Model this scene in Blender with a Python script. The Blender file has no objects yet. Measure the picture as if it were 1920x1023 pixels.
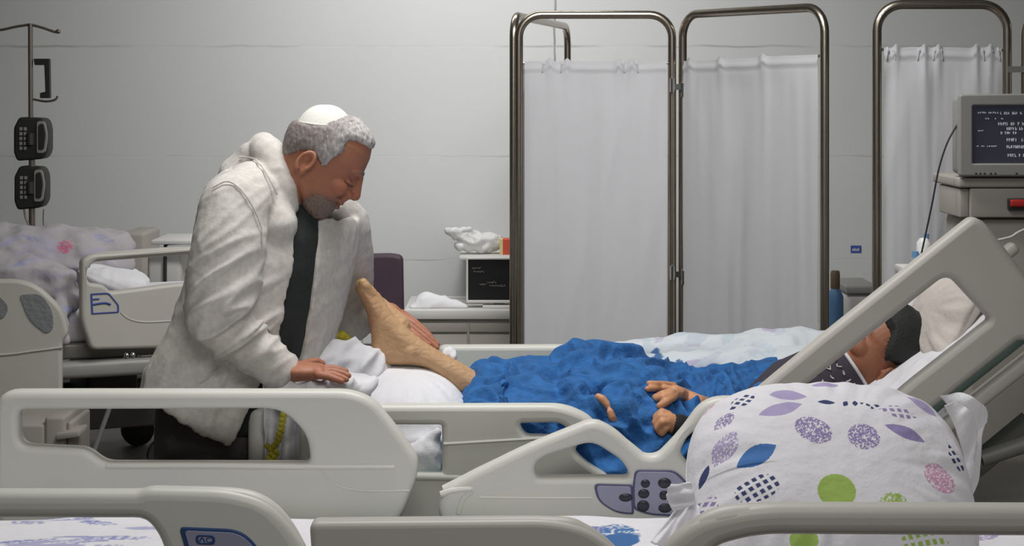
import bpy, bmesh, math, random
import numpy as np
from mathutils import Vector, Matrix
random.seed(4)
PI = math.pi
scene = bpy.context.scene
COL = scene.collection

# ------------------------------------------------------------------ camera, world, lights, exposure
F, YH, HC = 3400.0, 170.0, 1.55          # focal length in px of a 1920 px wide frame, horizon row, eye height
cam_d = bpy.data.cameras.new('camera')
cam = bpy.data.objects.new('camera', cam_d)
COL.objects.link(cam)
cam.location = (0, 0, HC)
cam.rotation_euler = (PI / 2, 0, 0)
cam_d.sensor_width = 36
cam_d.lens = F / 1920 * 36
cam_d.shift_y = -(511.5 - YH) / 1920
cam_d.clip_end = 60
scene.camera = cam
scene.view_settings.view_transform = 'Standard'
scene.view_settings.look = 'None'
scene.view_settings.gamma = 1
scene.view_settings.exposure = 0.0
scene.view_settings.use_curve_mapping = False
w = bpy.data.worlds.new('ward_world')
scene.world = w
w.use_nodes = True
w.node_tree.nodes['Background'].inputs[0].default_value = (0.80, 0.80, 0.78, 1)
w.node_tree.nodes['Background'].inputs[1].default_value = 0.14

def area(name, loc, target, sx, sy, power, col=(1, 0.995, 0.985), spread=180):
    l = bpy.data.lights.new(name, 'AREA')
    l.shape = 'RECTANGLE'; l.size = sx; l.size_y = sy; l.energy = power; l.color = col; l.spread = math.radians(spread)
    o = bpy.data.objects.new(name, l); COL.objects.link(o)
    o.location = loc
    o.rotation_euler = (Vector(target) - Vector(loc)).to_track_quat('-Z', 'Y').to_euler()
    return o
area('wall_fill_light', (-0.3, 8.6, 3.25), (-0.35, 10.2, 1.1), 1.6, 0.5, 45, (1, 1, 0.995), 150)  # added fill that brightens the back wall, not a fixture of the ward
area('ceiling_lamp_over_aisle', (0.35, 5.9, 3.22), (0.35, 8.2, 0.7), 1.2, 0.7, 62, spread=125)
area('ceiling_lamp_over_bed', (-0.15, 4.2, 3.22), (-0.15, 4.5, 0), 1.3, 1.0, 34, spread=140)
area('ceiling_lamp_by_camera', (0.3, 1.2, 3.2), (0.1, 4.2, 0.8), 1.6, 1.0, 30, spread=140)

# ------------------------------------------------------------------ helpers
def P(px, py, d):
    return np.array([(px - 960.0) * d / F, d, HC - (py - YH) * d / F])
def X(px, d): return (px - 960.0) * d / F
def Z(py, d): return HC - (py - YH) * d / F

def lin(c):
    out = []
    for v in c[:3]:
        v = v / 255.0
        out.append(v / 12.92 if v <= 0.04045 else ((v + 0.055) / 1.055) ** 2.4)
    return tuple(out) + (1.0,)

_rng = np.random.RandomState(11)
_perm = _rng.permutation(256); _perm = np.concatenate([_perm, _perm, _perm])
_grad = _rng.normal(size=(256, 3)); _grad /= np.linalg.norm(_grad, axis=1)[:, None]
def pn(Pt, s=1.0, off=0.0):
    """vectorised gradient noise, Pt (n,3); s = scale per axis or scalar"""
    Q = np.asarray(Pt, float) * np.asarray(s, float) + off + 100.37
    I = np.floor(Q).astype(int); f = Q - I; u = f * f * f * (f * (f * 6 - 15) + 10)
    I &= 255
    res = 0
    for dx in (0, 1):
        wx = u[:, 0] if dx else 1 - u[:, 0]
        for dy in (0, 1):
            wy = u[:, 1] if dy else 1 - u[:, 1]
            for dz in (0, 1):
                wz = u[:, 2] if dz else 1 - u[:, 2]
                h = _perm[_perm[_perm[(I[:, 0] + dx) & 255] + ((I[:, 1] + dy) & 255)] + ((I[:, 2] + dz) & 255)]
                g = _grad[h]
                res = res + wx * wy * wz * (g[:, 0] * (f[:, 0] - dx) + g[:, 1] * (f[:, 1] - dy) + g[:, 2] * (f[:, 2] - dz))
    return res * 1.6
def ridge(Pt, s, off=0.0, eps=0.10):
    n = pn(Pt, s, off)
    return 1 - 2 * np.sqrt(n * n + eps * eps)

def smoothstep(a, b, x):
    t = np.clip((np.asarray(x, float) - a) / (b - a), 0, 1)
    return t * t * (3 - 2 * t)

# geometry = (V ndarray (n,3), F list of tuples)
def cat(*gs):
    V = []; Fc = []; n = 0
    for g in gs:
        v, f = g
        V.append(np.asarray(v, float)); Fc += [tuple(i + n for i in q) for q in f]; n += len(v)
    return np.concatenate(V), Fc

def box(x0, x1, y0, y1, z0, z1, bev=0.0, seg=2):
    bm = bmesh.new()
    bmesh.ops.create_cube(bm, size=1)
    for v in bm.verts:
        v.co = ((x0 + x1) / 2 + v.co.x * (x1 - x0), (y0 + y1) / 2 + v.co.y * (y1 - y0), (z0 + z1) / 2 + v.co.z * (z1 - z0))
    if bev > 0:
        bmesh.ops.bevel(bm, geom=bm.edges[:] , offset=bev, segments=seg, profile=0.5, affect='EDGES')
    bm.verts.ensure_lookup_table()
    V = np.array([v.co[:] for v in bm.verts]); Fc = [tuple(v.index for v in f.verts) for f in bm.faces]
    bm.free()
    return V, Fc

def frame_of(t):
    t = t / (np.linalg.norm(t) + 1e-12)
    a = np.array([0, 0, 1.0]) if abs(t[2]) < 0.9 else np.array([1.0, 0, 0])
    u = np.cross(a, t); u /= np.linalg.norm(u)
    return u, np.cross(t, u)

def tube(path, r, n=12, cap=True, flat=None):
    """sweep along path (k,3) with radii; flat=(su,sv) scales of the section"""
    path = np.asarray(path, float); k = len(path)
    r = np.full(k, r, float) if np.isscalar(r) else np.asarray(r, float)
    T = np.gradient(path, axis=0)
    u, v = frame_of(T[0]); V = []; Fc = []
    su, sv = flat or (1, 1)
    for i in range(k):
        t = T[i] / (np.linalg.norm(T[i]) + 1e-12)
        u = u - t * np.dot(u, t); u /= np.linalg.norm(u) + 1e-12; v = np.cross(t, u)
        for j in range(n):
            a = 2 * PI * j / n
            V.append(path[i] + r[i] * (su * math.cos(a) * u + sv * math.sin(a) * v))
    for i in range(k - 1):
        for j in range(n):
            a = i * n + j; b = i * n + (j + 1) % n
            Fc.append((a, b, b + n, a + n))
    if cap:
        Fc.append(tuple(range(n))[::-1]); Fc.append(tuple(range((k - 1) * n, k * n)))
    return np.array(V), Fc

def ell(c, rx, ry=None, rz=None, n=16, m=10, M=None):
    ry = rx if ry is None else ry; rz = rx if rz is None else rz
    V = [(0, 0, 1)]
    for i in range(1, m):
        p = PI * i / m
        for j in range(n):
            a = 2 * PI * j / n
            V.append((math.sin(p) * math.cos(a), math.sin(p) * math.sin(a), math.cos(p)))
    V.append((0, 0, -1))
    V = np.array(V, float) * np.array([rx, ry, rz])
    if M is not None: V = V @ np.asarray(M).T
    V = V + np.asarray(c, float)
    Fc = [(0, 1 + j, 1 + (j + 1) % n) for j in range(n)]
    for i in range(m - 2):
        for j in range(n):
            a = 1 + i * n + j; b = 1 + i * n + (j + 1) % n
            Fc.append((a, a + n, b + n, b))
    L = len(V) - 1; s = 1 + (m - 2) * n
    Fc += [(L, s + (j + 1) % n, s + j) for j in range(n)]
    return V, Fc

def caps(*pts, n=14):
    """chain of tapered capsules through (point, radius)"""
    out = []
    for (a, ra), (b, rb) in zip(pts[:-1], pts[1:]):
        a = np.asarray(a, float); b = np.asarray(b, float); L = np.linalg.norm(b - a)
        if L < 1e-6: continue
        t = (b - a) / L
        path = []; rad = []
        for q in range(5):
            th = PI / 2 * (1 - q / 4.0)
            path.append(a - t * ra * math.sin(th)); rad.append(max(ra * math.cos(th), ra * 0.02))
        for q in range(5):
            th = PI / 2 * q / 4.0
            path.append(b + t * rb * math.sin(th)); rad.append(max(rb * math.cos(th), rb * 0.02))
        out.append(tube(path, rad, n))
    return cat(*out)

def rot_z(g, ang, pivot):
    V, Fc = g; c, s = math.cos(ang), math.sin(ang)
    W = V - np.asarray(pivot)
    return np.stack([W[:, 0] * c - W[:, 1] * s, W[:, 0] * s + W[:, 1] * c, W[:, 2]], 1) + np.asarray(pivot), Fc
def rot_x(g, ang, pivot):
    V, Fc = g; c, s = math.cos(ang), math.sin(ang)
    W = V - np.asarray(pivot)
    return np.stack([W[:, 0], W[:, 1] * c - W[:, 2] * s, W[:, 1] * s + W[:, 2] * c], 1) + np.asarray(pivot), Fc
def rot_y(g, ang, pivot):
    V, Fc = g; c, s = math.cos(ang), math.sin(ang)
    W = V - np.asarray(pivot)
    return np.stack([W[:, 0] * c + W[:, 2] * s, W[:, 1], -W[:, 0] * s + W[:, 2] * c], 1) + np.asarray(pivot), Fc

def grid(fn, nu, nv, thick=0.0):
    """fn(U,V arrays) -> (n,3); optional thickness makes a closed slab offset along normals"""
    U, Vv = np.meshgrid(np.linspace(0, 1, nu), np.linspace(0, 1, nv), indexing='ij')
    Q = fn(U.ravel(), Vv.ravel())
    Fc = []
    idx = np.arange(nu * nv).reshape(nu, nv)
    a = idx[:-1, :-1].ravel(); b = idx[1:, :-1].ravel(); c = idx[1:, 1:].ravel(); d = idx[:-1, 1:].ravel()
    Fc = list(zip(a.tolist(), b.tolist(), c.tolist(), d.tolist()))
    if thick:
        G = Q.reshape(nu, nv, 3)
        N = np.cross(np.gradient(G, axis=0), np.gradient(G, axis=1)).reshape(-1, 3)
        N /= np.linalg.norm(N, axis=1)[:, None] + 1e-12
        n = nu * nv
        Q2 = Q - N * thick
        Fc2 = [(q[3] + n, q[2] + n, q[1] + n, q[0] + n) for q in Fc]
        ring = list(idx[:, 0]) + list(idx[-1, 1:]) + list(idx[-2::-1, -1]) + list(idx[0, -2:0:-1])
        side = [(int(ring[i]), int(ring[i]) + n, int(ring[(i + 1) % len(ring)]) + n, int(ring[(i + 1) % len(ring)])) for i in range(len(ring))]
        return np.concatenate([Q, Q2]), Fc + Fc2 + side
    return Q, Fc

def to_mesh(g):
    m = bpy.data.meshes.new('m')
    m.from_pydata([tuple(v) for v in g[0]], [], g[1]); m.update()
    return m
def mesh_geo(m):
    V = np.empty(len(m.vertices) * 3); m.vertices.foreach_get('co', V)
    return V.reshape(-1, 3), [tuple(p.vertices) for p in m.polygons]
def modified(g, mods):
    m = to_mesh(g)
    o = bpy.data.objects.new('tmp', m); COL.objects.link(o)
    for kind, kw in mods:
        md = o.modifiers.new(kind, kind)
        for k, v in kw.items(): setattr(md, k, v)
    dg = bpy.context.evaluated_depsgraph_get()
    m2 = bpy.data.meshes.new_from_object(o.evaluated_get(dg))
    bpy.data.objects.remove(o); bpy.data.meshes.remove(m)
    r = mesh_geo(m2); bpy.data.meshes.remove(m2)
    return r
def remesh(g, vox, smooth=4, fac=0.5):
    mods = [('REMESH', dict(mode='VOXEL', voxel_size=vox))]
    if smooth: mods.append(('SMOOTH', dict(factor=fac, iterations=smooth)))
    return modified(g, mods)
def normals(g):
    m = to_mesh(g)
    N = np.empty(len(m.vertices) * 3); m.vertices.foreach_get('normal', N)
    bpy.data.meshes.remove(m)
    return N.reshape(-1, 3)

def catmull(pts, n=6, closed=True):
    pts = np.asarray(pts, float); k = len(pts); out = []
    rng = range(k) if closed else range(k - 1)
    for i in rng:
        if closed: p = [pts[(i + j) % k] for j in (-1, 0, 1, 2)]
        else: p = [pts[min(max(i + j, 0), k - 1)] for j in (-1, 0, 1, 2)]
        for q in range(n):
            t = q / n
            out.append(0.5 * (2 * p[1] + (p[2] - p[0]) * t + (2 * p[0] - 5 * p[1] + 4 * p[2] - p[3]) * t * t + (3 * p[1] - p[0] - 3 * p[2] + p[3]) * t ** 3))
    if not closed: out.append(pts[-1])
    return np.array(out)

def rnd(pts, r0=6, seg=6):
    """polygon with rounded corners; a point is (x, y) or (x, y, radius)"""
    n = len(pts); out = []
    for i in range(n):
        p = np.array(pts[i][:2], float); r = pts[i][2] if len(pts[i]) > 2 else r0
        a = np.array(pts[i - 1][:2], float) - p; b = np.array(pts[(i + 1) % n][:2], float) - p
        la, lb = np.linalg.norm(a), np.linalg.norm(b)
        if r <= 0 or la < 1e-6 or lb < 1e-6: out.append(p); continue
        a /= la; b /= lb
        k = min(r, la * 0.48, lb * 0.48)
        A = p + a * k; B = p + b * k
        for q in range(seg + 1):
            t = q / seg
            out.append((1 - t) ** 2 * A + 2 * t * (1 - t) * p + t * t * B)
    return np.array(out)

def plate(outer, holes, d, thick, bev, res=3):
    """outline (photo-frame points) standing at distance d, real thickness and rounded edges"""
    cu = bpy.data.curves.new('tmp', 'CURVE'); cu.dimensions = '2D'; cu.fill_mode = 'BOTH'
    cu.extrude = max(thick / 2 - bev, 0.0005); cu.bevel_depth = bev; cu.bevel_resolution = res; cu.offset = -bev
    for k, pl in enumerate([outer] + list(holes)):
        q = np.array([P(x, y, d) for x, y in pl])[:, [0, 2]]
        ar = np.sum(q[:, 0] * np.roll(q[:, 1], -1) - np.roll(q[:, 0], -1) * q[:, 1])
        if (ar > 0) != (k == 0): q = q[::-1]
        s = cu.splines.new('POLY'); s.points.add(len(q) - 1)
        for pt, v in zip(s.points, q): pt.co = (v[0], v[1], 0, 1)
        s.use_cyclic_u = True
    o = bpy.data.objects.new('tmp', cu); COL.objects.link(o)
    dg = bpy.context.evaluated_depsgraph_get()
    m = bpy.data.meshes.new_from_object(o.evaluated_get(dg))
    bpy.data.objects.remove(o); bpy.data.curves.remove(cu)
    V, Fc = mesh_geo(m); bpy.data.meshes.remove(m)
    return np.stack([V[:, 0], d - V[:, 2], V[:, 1]], 1), Fc

def inside(poly, Q):
    x, y = Q[:, 0], Q[:, 1]; r = np.zeros(len(Q), bool); n = len(poly)
    for i in range(n):
        x0, y0 = poly[i]; x1, y1 = poly[(i + 1) % n]
        c = ((y0 > y) != (y1 > y))
        with np.errstate(divide='ignore', invalid='ignore'):
            r ^= c & (x < (x1 - x0) * (y - y0) / (y1 - y0 + 1e-12) + x0)
    return r
def edge_dist(poly, Q):
    D = np.full(len(Q), 1e9); n = len(poly)
    for i in range(n):
        a = np.array(poly[i], float); b = np.array(poly[(i + 1) % n], float); ab = b - a
        t = np.clip(((Q - a) @ ab) / (ab @ ab + 1e-12), 0, 1)
        D = np.minimum(D, np.linalg.norm(Q - a - t[:, None] * ab, axis=1))
    return D
def inflate(poly, d, half, R, step=2.0):
    """rounded solid whose side view is the outline; half = greatest half thickness (m), R = rounding radius (px)"""
    poly = np.asarray(poly, float)
    lo = poly.min(0) - step; hi = poly.max(0) + step
    xs = np.arange(lo[0], hi[0], step); ys = np.arange(lo[1], hi[1], step)
    GX, GY = np.meshgrid(xs, ys, indexing='ij'); Q = np.stack([GX.ravel(), GY.ravel()], 1)
    ins = inside(poly, Q); D = edge_dist(poly, Q)
    t = np.clip(D / R, 0, 1); H = half * np.sqrt(np.clip(1 - (1 - t) ** 2, 0, 1)) + 0.0015
    nx, ny = GX.shape; idx = np.arange(nx * ny).reshape(nx, ny); I = ins.reshape(nx, ny)
    cell = I[:-1, :-1] & I[1:, :-1] & I[1:, 1:] & I[:-1, 1:]
    W = np.array([P(x, y, d) for x, y in Q]); A = W.copy(); B = W.copy()
    A[:, 1] -= H; B[:, 1] += H; n = len(Q)
    Fc = []; cnt = {}
    for i, j in zip(*np.nonzero(cell)):
        a, b, c, e = int(idx[i, j]), int(idx[i + 1, j]), int(idx[i + 1, j + 1]), int(idx[i, j + 1])
        Fc.append((a, e, c, b)); Fc.append((a + n, b + n, c + n, e + n))
        for u, v in ((a, b), (b, c), (c, e), (e, a)):
            k = (min(u, v), max(u, v)); cnt[k] = None if k in cnt else (u, v)
    for k, v in cnt.items():
        if v: Fc.append((v[0], v[1], v[1] + n, v[0] + n))
    V = np.concatenate([A, B]); used = sorted({i for f in Fc for i in f}); mp = {o: i for i, o in enumerate(used)}
    return V[used], [tuple(mp[i] for i in f) for f in Fc]

# ------------------------------------------------------------------ materials
def mat(name, col, rough=0.6, metal=0.0, var=0.0, vscale=6.0, bump=0.0, bscale=60.0, bump2=None, attr=None,
        trans=0.0, alpha=1.0, spec=0.5, sheen=0.0, emit=None, estr=0.0, stretch=None, wrinkle=None):
    m = bpy.data.materials.new(name); m.use_nodes = True
    nt = m.node_tree; N = nt.nodes; L = nt.links; b = N['Principled BSDF']
    b.inputs['Roughness'].default_value = rough; b.inputs['Metallic'].default_value = metal
    b.inputs['Specular IOR Level'].default_value = spec
    b.inputs['Base Color'].default_value = lin(col)
    if sheen: b.inputs['Sheen Weight'].default_value = sheen
    if alpha < 1: b.inputs['Alpha'].default_value = alpha
    if emit: b.inputs['Emission Color'].default_value = lin(emit); b.inputs['Emission Strength'].default_value = estr
    tc = N.new('ShaderNodeTexCoord'); vec = tc.outputs['Object']
    if stretch:
        mp = N.new('ShaderNodeMapping'); mp.inputs['Scale'].default_value = stretch
        L.new(vec, mp.inputs['Vector']); vec = mp.outputs['Vector']
    cs = None
    if attr:
        at = N.new('ShaderNodeAttribute'); at.attribute_name = attr; cs = at.outputs['Color']
        L.new(cs, b.inputs['Base Color'])
    if var:
        nz = N.new('ShaderNodeTexNoise'); nz.inputs['Scale'].default_value = vscale; nz.inputs['Detail'].default_value = 5
        L.new(vec, nz.inputs['Vector'])
        mr = N.new('ShaderNodeMapRange'); mr.inputs['From Min'].default_value = 0.3; mr.inputs['From Max'].default_value = 0.7
        mr.inputs['To Min'].default_value = 1 - var; mr.inputs['To Max'].default_value = 1 + var
        L.new(nz.outputs['Fac'], mr.inputs['Value'])
        mx = N.new('ShaderNodeMix'); mx.data_type = 'RGBA'; mx.blend_type = 'MULTIPLY'; mx.inputs['Factor'].default_value = 1
        if cs: L.new(cs, mx.inputs['A'])
        else: mx.inputs['A'].default_value = lin(col)
        L.new(mr.outputs['Result'], mx.inputs['B']); L.new(mx.outputs['Result'], b.inputs['Base Color'])
    prev = None
    for s, k in ([(bscale, bump)] if bump else []) + (bump2 or []):
        nz = N.new('ShaderNodeTexNoise'); nz.inputs['Scale'].default_value = s; nz.inputs['Detail'].default_value = 4
        L.new(vec, nz.inputs['Vector'])
        bp = N.new('ShaderNodeBump'); bp.inputs['Strength'].default_value = k; bp.inputs['Distance'].default_value = 0.6 / s
        L.new(nz.outputs['Fac'], bp.inputs['Height'])
        if prev: L.new(prev, bp.inputs['Normal'])
        prev = bp.outputs['Normal']
    for wr_ in (wrinkle or []):
        mp = N.new('ShaderNodeMapping'); mp.inputs['Scale'].default_value = wr_[2]; mp.inputs['Rotation'].default_value = wr_[3]
        L.new(tc.outputs['Object'], mp.inputs['Vector'])
        ds = N.new('ShaderNodeTexNoise'); ds.inputs['Scale'].default_value = wr_[0] * 0.5; L.new(mp.outputs['Vector'], ds.inputs['Vector'])
        ad = N.new('ShaderNodeVectorMath'); ad.operation = 'MULTIPLY_ADD'; L.new(ds.outputs['Color'], ad.inputs[0])
        ad.inputs[1].default_value = (1.2 / wr_[0],) * 3; L.new(mp.outputs['Vector'], ad.inputs[2])
        nz = N.new('ShaderNodeTexNoise'); nz.noise_type = 'RIDGED_MULTIFRACTAL'; nz.inputs['Scale'].default_value = wr_[0]; nz.inputs['Detail'].default_value = 2.5
        L.new(ad.outputs[0], nz.inputs['Vector'])
        bp = N.new('ShaderNodeBump'); bp.inputs['Strength'].default_value = wr_[1]; bp.inputs['Distance'].default_value = 0.09 / wr_[0]
        L.new(nz.outputs['Fac'], bp.inputs['Height'])
        if prev: L.new(prev, bp.inputs['Normal'])
        prev = bp.outputs['Normal']
    if prev: L.new(prev, b.inputs['Normal'])
    if trans:
        out = N['Material Output']; tl = N.new('ShaderNodeBsdfTranslucent'); tl.inputs['Color'].default_value = lin(col)
        ms = N.new('ShaderNodeMixShader'); ms.inputs[0].default_value = trans
        L.new(b.outputs[0], ms.inputs[1]); L.new(tl.outputs[0], ms.inputs[2]); L.new(ms.outputs[0], out.inputs['Surface'])
    return m

M = {}
M['plastic'] = mat('bed_plastic', (210, 209, 200), 0.42, var=0.03, vscale=3, bump=0.04, bscale=420)
M['plastic_warm'] = mat('bed_plastic_warm', (190, 186, 178), 0.45, var=0.03, vscale=3, bump=0.04, bscale=420)
M['panel'] = mat('control_panel', (150, 150, 172), 0.5)
M['panel_edge'] = mat('control_edge', (84, 84, 118), 0.5)
M['blue_edge'] = mat('blue_edge', (44, 74, 122), 0.45)
M['button'] = mat('button_dark', (44, 44, 56), 0.35)
M['teal'] = mat('mattress_teal', (146, 172, 166), 0.6, var=0.06, vscale=8)
M['dark_metal'] = mat('dark_metal', (62, 60, 58), 0.5, 0.3)
M['bed_metal'] = mat('bed_metal', (150, 147, 140), 0.45, 0.3)
M['dark'] = mat('dark_plastic', (40, 40, 40), 0.5)
M['steel'] = mat('brushed_steel', (178, 168, 155), 0.26, 1.0, var=0.06, vscale=30)
M['chrome'] = mat('chrome', (215, 215, 212), 0.12, 1.0)
M['curtain'] = mat('screen_curtain', (198, 198, 201), 0.85, var=0.02, vscale=4, bump=0.1, bscale=160, trans=0.3)
M['white_cloth'] = mat('white_cotton', (226, 225, 228), 0.9, var=0.02, vscale=7, bump=0.25, bscale=26, bump2=[(240, 0.12)], wrinkle=[(9, 0.25, (1, 1, 0.6), (0.3, 0.6, 0.2))])
M['grey_linen'] = mat('grey_linen', (204, 199, 192), 0.92, var=0.09, vscale=85, bump=0.10, bscale=40, bump2=[(300, 0.3)], wrinkle=[(7, 0.35, (1, 1, 0.45), (0, 0.5, 0.2)), (16, 0.22, (1, 1, 0.7), (0, -0.6, 0.4))])
M['tshirt'] = mat('black_cotton', (42, 46, 45), 0.9, bump=0.2, bscale=30)
M['trousers'] = mat('charcoal_denim', (76, 71, 69), 0.9, var=0.12, vscale=12, bump=0.3, bscale=40)
M['shoe'] = mat('black_leather', (30, 28, 28), 0.5)
M['skin'] = mat('skin', (160, 105, 78), 0.55, attr='Col', var=0.05, vscale=40, bump=0.2, bscale=110, bump2=[(400, 0.1)])
M['hair_grey'] = mat('grey_hair', (140, 132, 128), 0.7, attr='Col', bump=0.8, bscale=150, stretch=(1.0, 1.0, 0.35), var=0.28, vscale=160)
M['beard'] = mat('grey_beard', (128, 110, 100), 0.8, bump=0.9, bscale=230, var=0.3, vscale=200)
M['hair_black'] = mat('black_hair', (40, 42, 41), 0.75, bump=0.5, bscale=120)
M['kippah'] = mat('white_kippah', (226, 224, 216), 0.9, bump=0.3, bscale=220)
M['blanket'] = mat('blue_fleece', (44, 100, 160), 0.95, var=0.24, vscale=30, bump=0.45, bscale=55, bump2=[(190, 0.4)], wrinkle=[(9, 0.55, (0.6, 1, 1), (0, 0.5, 0.3)), (20, 0.4, (1, 0.8, 1), (0.4, -0.6, 0.4))])
M['print'] = mat('printed_cotton', (220, 218, 222), 0.9, attr='Col', bump=0.22, bscale=30, bump2=[(300, 0.08)])
M['yellow'] = mat('yellow_trim', (196, 184, 60), 0.8, bump=0.5, bscale=120, var=0.2, vscale=90)
M['purple'] = mat('aubergine_vinyl', (62, 44, 56), 0.6, var=0.08, vscale=14)
M['grey_metal'] = mat('grey_metal', (150, 148, 143), 0.5, 0.1)
M['cabinet'] = mat('grey_cabinet', (163, 157, 149), 0.6, var=0.04, vscale=5)
M['worktop'] = mat('pale_worktop', (205, 203, 198), 0.6)
M['white_plastic'] = mat('white_plastic', (214, 212, 208), 0.45)
M['screen'] = mat('dark_screen', (34, 36, 36), 0.25)
M['screen_blue'] = mat('slate_screen', (52, 54, 64), 0.25, emit=(52, 54, 66), estr=0.25)
M['glyph'] = mat('screen_glyphs', (190, 192, 196), 0.6, emit=(200, 202, 208), estr=0.25)
M['glyph_dim'] = mat('dim_glyphs', (120, 112, 106), 0.6)
M['red'] = mat('red_plastic', (176, 40, 38), 0.4)
M['orange'] = mat('orange_red_card', (206, 84, 58), 0.7)
M['cream'] = mat('cream_card', (224, 206, 150), 0.7)
M['bag'] = mat('thin_plastic', (232, 232, 230), 0.35, trans=0.15, bump=0.3, bscale=40)
M['blue_plastic'] = mat('blue_plastic', (120, 166, 210), 0.25, trans=0.3)
M['brown'] = mat('brown_label', (120, 104, 84), 0.6)
M['sticker'] = mat('blue_sticker', (62, 84, 158), 0.6)
M['shirt_dark'] = mat('slate_shirt', (66, 60, 70), 0.9, bump=0.2, bscale=60)
M['black_rubber'] = mat('black_rubber', (34, 33, 33), 0.7)
M['pole_metal'] = mat('pole_metal', (130, 122, 114), 0.4, 0.7)
M['beige_quilt'] = mat('beige_pillowcase', (214, 205, 196), 0.9, var=0.05, vscale=9, bump=0.35, bscale=22)
M['inset_grey'] = mat('inset_grey', (128, 131, 132), 0.5, bump=0.4, bscale=60)
M['mint'] = mat('pale_label', (130, 140, 180), 0.5)

# ------------------------------------------------------------------ scene object helpers
ORG = {}
def thing(name, label, cat_, loc, group=None):
    o = bpy.data.objects.new(name, None); COL.objects.link(o)
    o.empty_display_size = 0.1
    o.location = loc; o['label'] = label; o['category'] = cat_
    if group: o['group'] = group
    ORG[o.name] = np.array(loc, float)
    return o
def objs(name, gs, m, parent=None, **k):
    return [obj(name, g, m, parent, **k) for g in gs]
def obj(name, g, m, parent=None, smooth=40, col=None, label=None):
    """one mesh object; g in world coordinates"""
    V, Fc = g; V = np.asarray(V, float)
    if parent is not None: org = ORG[parent.name]
    else: org = np.array([(V[:, 0].min() + V[:, 0].max()) / 2, (V[:, 1].min() + V[:, 1].max()) / 2, V[:, 2].min()])
    me = to_mesh((V - org, Fc)); me.name = name
    me.materials.append(m)
    bm = bmesh.new(); bm.from_mesh(me); bmesh.ops.recalc_face_normals(bm, faces=bm.faces); bm.to_mesh(me); bm.free()
    if smooth:
        me.shade_smooth()
        if smooth < 180: me.set_sharp_from_angle(angle=math.radians(smooth))
    if col is not None:
        ca = me.color_attributes.new('Col', 'FLOAT_COLOR', 'POINT')
        c4 = np.ones((len(V), 4)); c4[:, :3] = col
        ca.data.foreach_set('color', c4.ravel())
    o = bpy.data.objects.new(name, me); COL.objects.link(o)
    if parent is not None:
        o.parent = parent; ORG[o.name] = org
    else:
        o.location = org; ORG[o.name] = org
    if label: o['label'] = label
    return o
def tag(o, label, cat_, group=None, kind=None):
    o['label'] = label; o['category'] = cat_
    if group: o['group'] = group
    if kind: o['kind'] = kind
    return o
def struct(name, g, m, **k):
    o = obj(name, g, m, **k); o['kind'] = 'structure'; return o

# ================================================================== the room
WALL_D = 10.2
def wall_material():
    m = mat('painted_panel_wall', (208, 209, 208), 0.85, var=0.015, vscale=1.5, bump=0.06, bscale=150)
    nt = m.node_tree; N = nt.nodes; L = nt.links; b = N['Principled BSDF']
    base = b.inputs['Base Color'].links[0].from_socket
    geo = N.new('ShaderNodeNewGeometry'); sep = N.new('ShaderNodeSeparateXYZ'); L.new(geo.outputs['Position'], sep.inputs[0])
    nz = N.new('ShaderNodeTexNoise'); nz.inputs['Scale'].default_value = 5; nz.inputs['Detail'].default_value = 8
    L.new(geo.outputs['Position'], nz.inputs['Vector'])
    nz2 = N.new('ShaderNodeTexNoise'); nz2.inputs['Scale'].default_value = 2.2; nz2.inputs['Detail'].default_value = 3
    L.new(geo.outputs['Position'], nz2.inputs['Vector'])
    def math_(op, a, b_=None):
        n = N.new('ShaderNodeMath'); n.operation = op
        for i, v in enumerate((a, b_)):
            if v is None: continue
            if hasattr(v, 'links'): L.new(v, n.inputs[i])
            else: n.inputs[i].default_value = v
        return n.outputs[0]
    wob = math_('MULTIPLY', math_('SUBTRACT', nz.outputs['Fac'], 0.5), 0.03)
    tot = None
    lines = [('Z', Z(87, WALL_D), 0.005, 0.42), ('Z', Z(293, WALL_D), 0.003, 0.4), ('Z', Z(487, WALL_D), 0.003, 0.4), ('X', X(1040, WALL_D), 0.005, 0.8)]
    for ax, v, wd, st in lines:
        dd = math_('ABSOLUTE', math_('ADD', math_('SUBTRACT', sep.outputs[ax], v), wob))
        mr = N.new('ShaderNodeMapRange'); mr.inputs['From Min'].default_value = wd * 0.4; mr.inputs['From Max'].default_value = wd * 1.8
        mr.inputs['To Min'].default_value = st; mr.inputs['To Max'].default_value = 0
        L.new(dd, mr.inputs['Value'])
        s = mr.outputs['Result']; tot = s if tot is None else math_('MAXIMUM', tot, s)
    pm = N.new('ShaderNodeMapRange'); pm.inputs['From Min'].default_value = 0.40; pm.inputs['From Max'].default_value = 0.62
    L.new(nz2.outputs['Fac'], pm.inputs['Value'])
    msk = math_('MULTIPLY', tot, pm.outputs['Result'])
    mx = N.new('ShaderNodeMix'); mx.data_type = 'RGBA'; L.new(msk, mx.inputs['Factor']); L.new(base, mx.inputs['A'])
    mx.inputs['B'].default_value = lin((110, 108, 104)); L.new(mx.outputs['Result'], b.inputs['Base Color'])
    bp = N.new('ShaderNodeBump'); bp.inputs['Strength'].default_value = 0.15; bp.inputs['Distance'].default_value = 0.006; bp.invert = True
    L.new(tot, bp.inputs['Height']); L.new(b.inputs['Normal'].links[0].from_socket, bp.inputs['Normal']); L.new(bp.outputs['Normal'], b.inputs['Normal'])
    return m
struct('wall_back', box(-6, 6, WALL_D, WALL_D + 0.15, 0, 3.3), wall_material(), smooth=0)
side_m = mat('side_wall_paint', (196, 194, 190), 0.9, var=0.02, vscale=2)
struct('wall_left', box(-6.15, -6, -1.5, WALL_D + 0.15, 0, 3.3), side_m, smooth=0)
struct('wall_right', box(6, 6.15, -1.5, WALL_D + 0.15, 0, 3.3), side_m, smooth=0)
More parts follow.
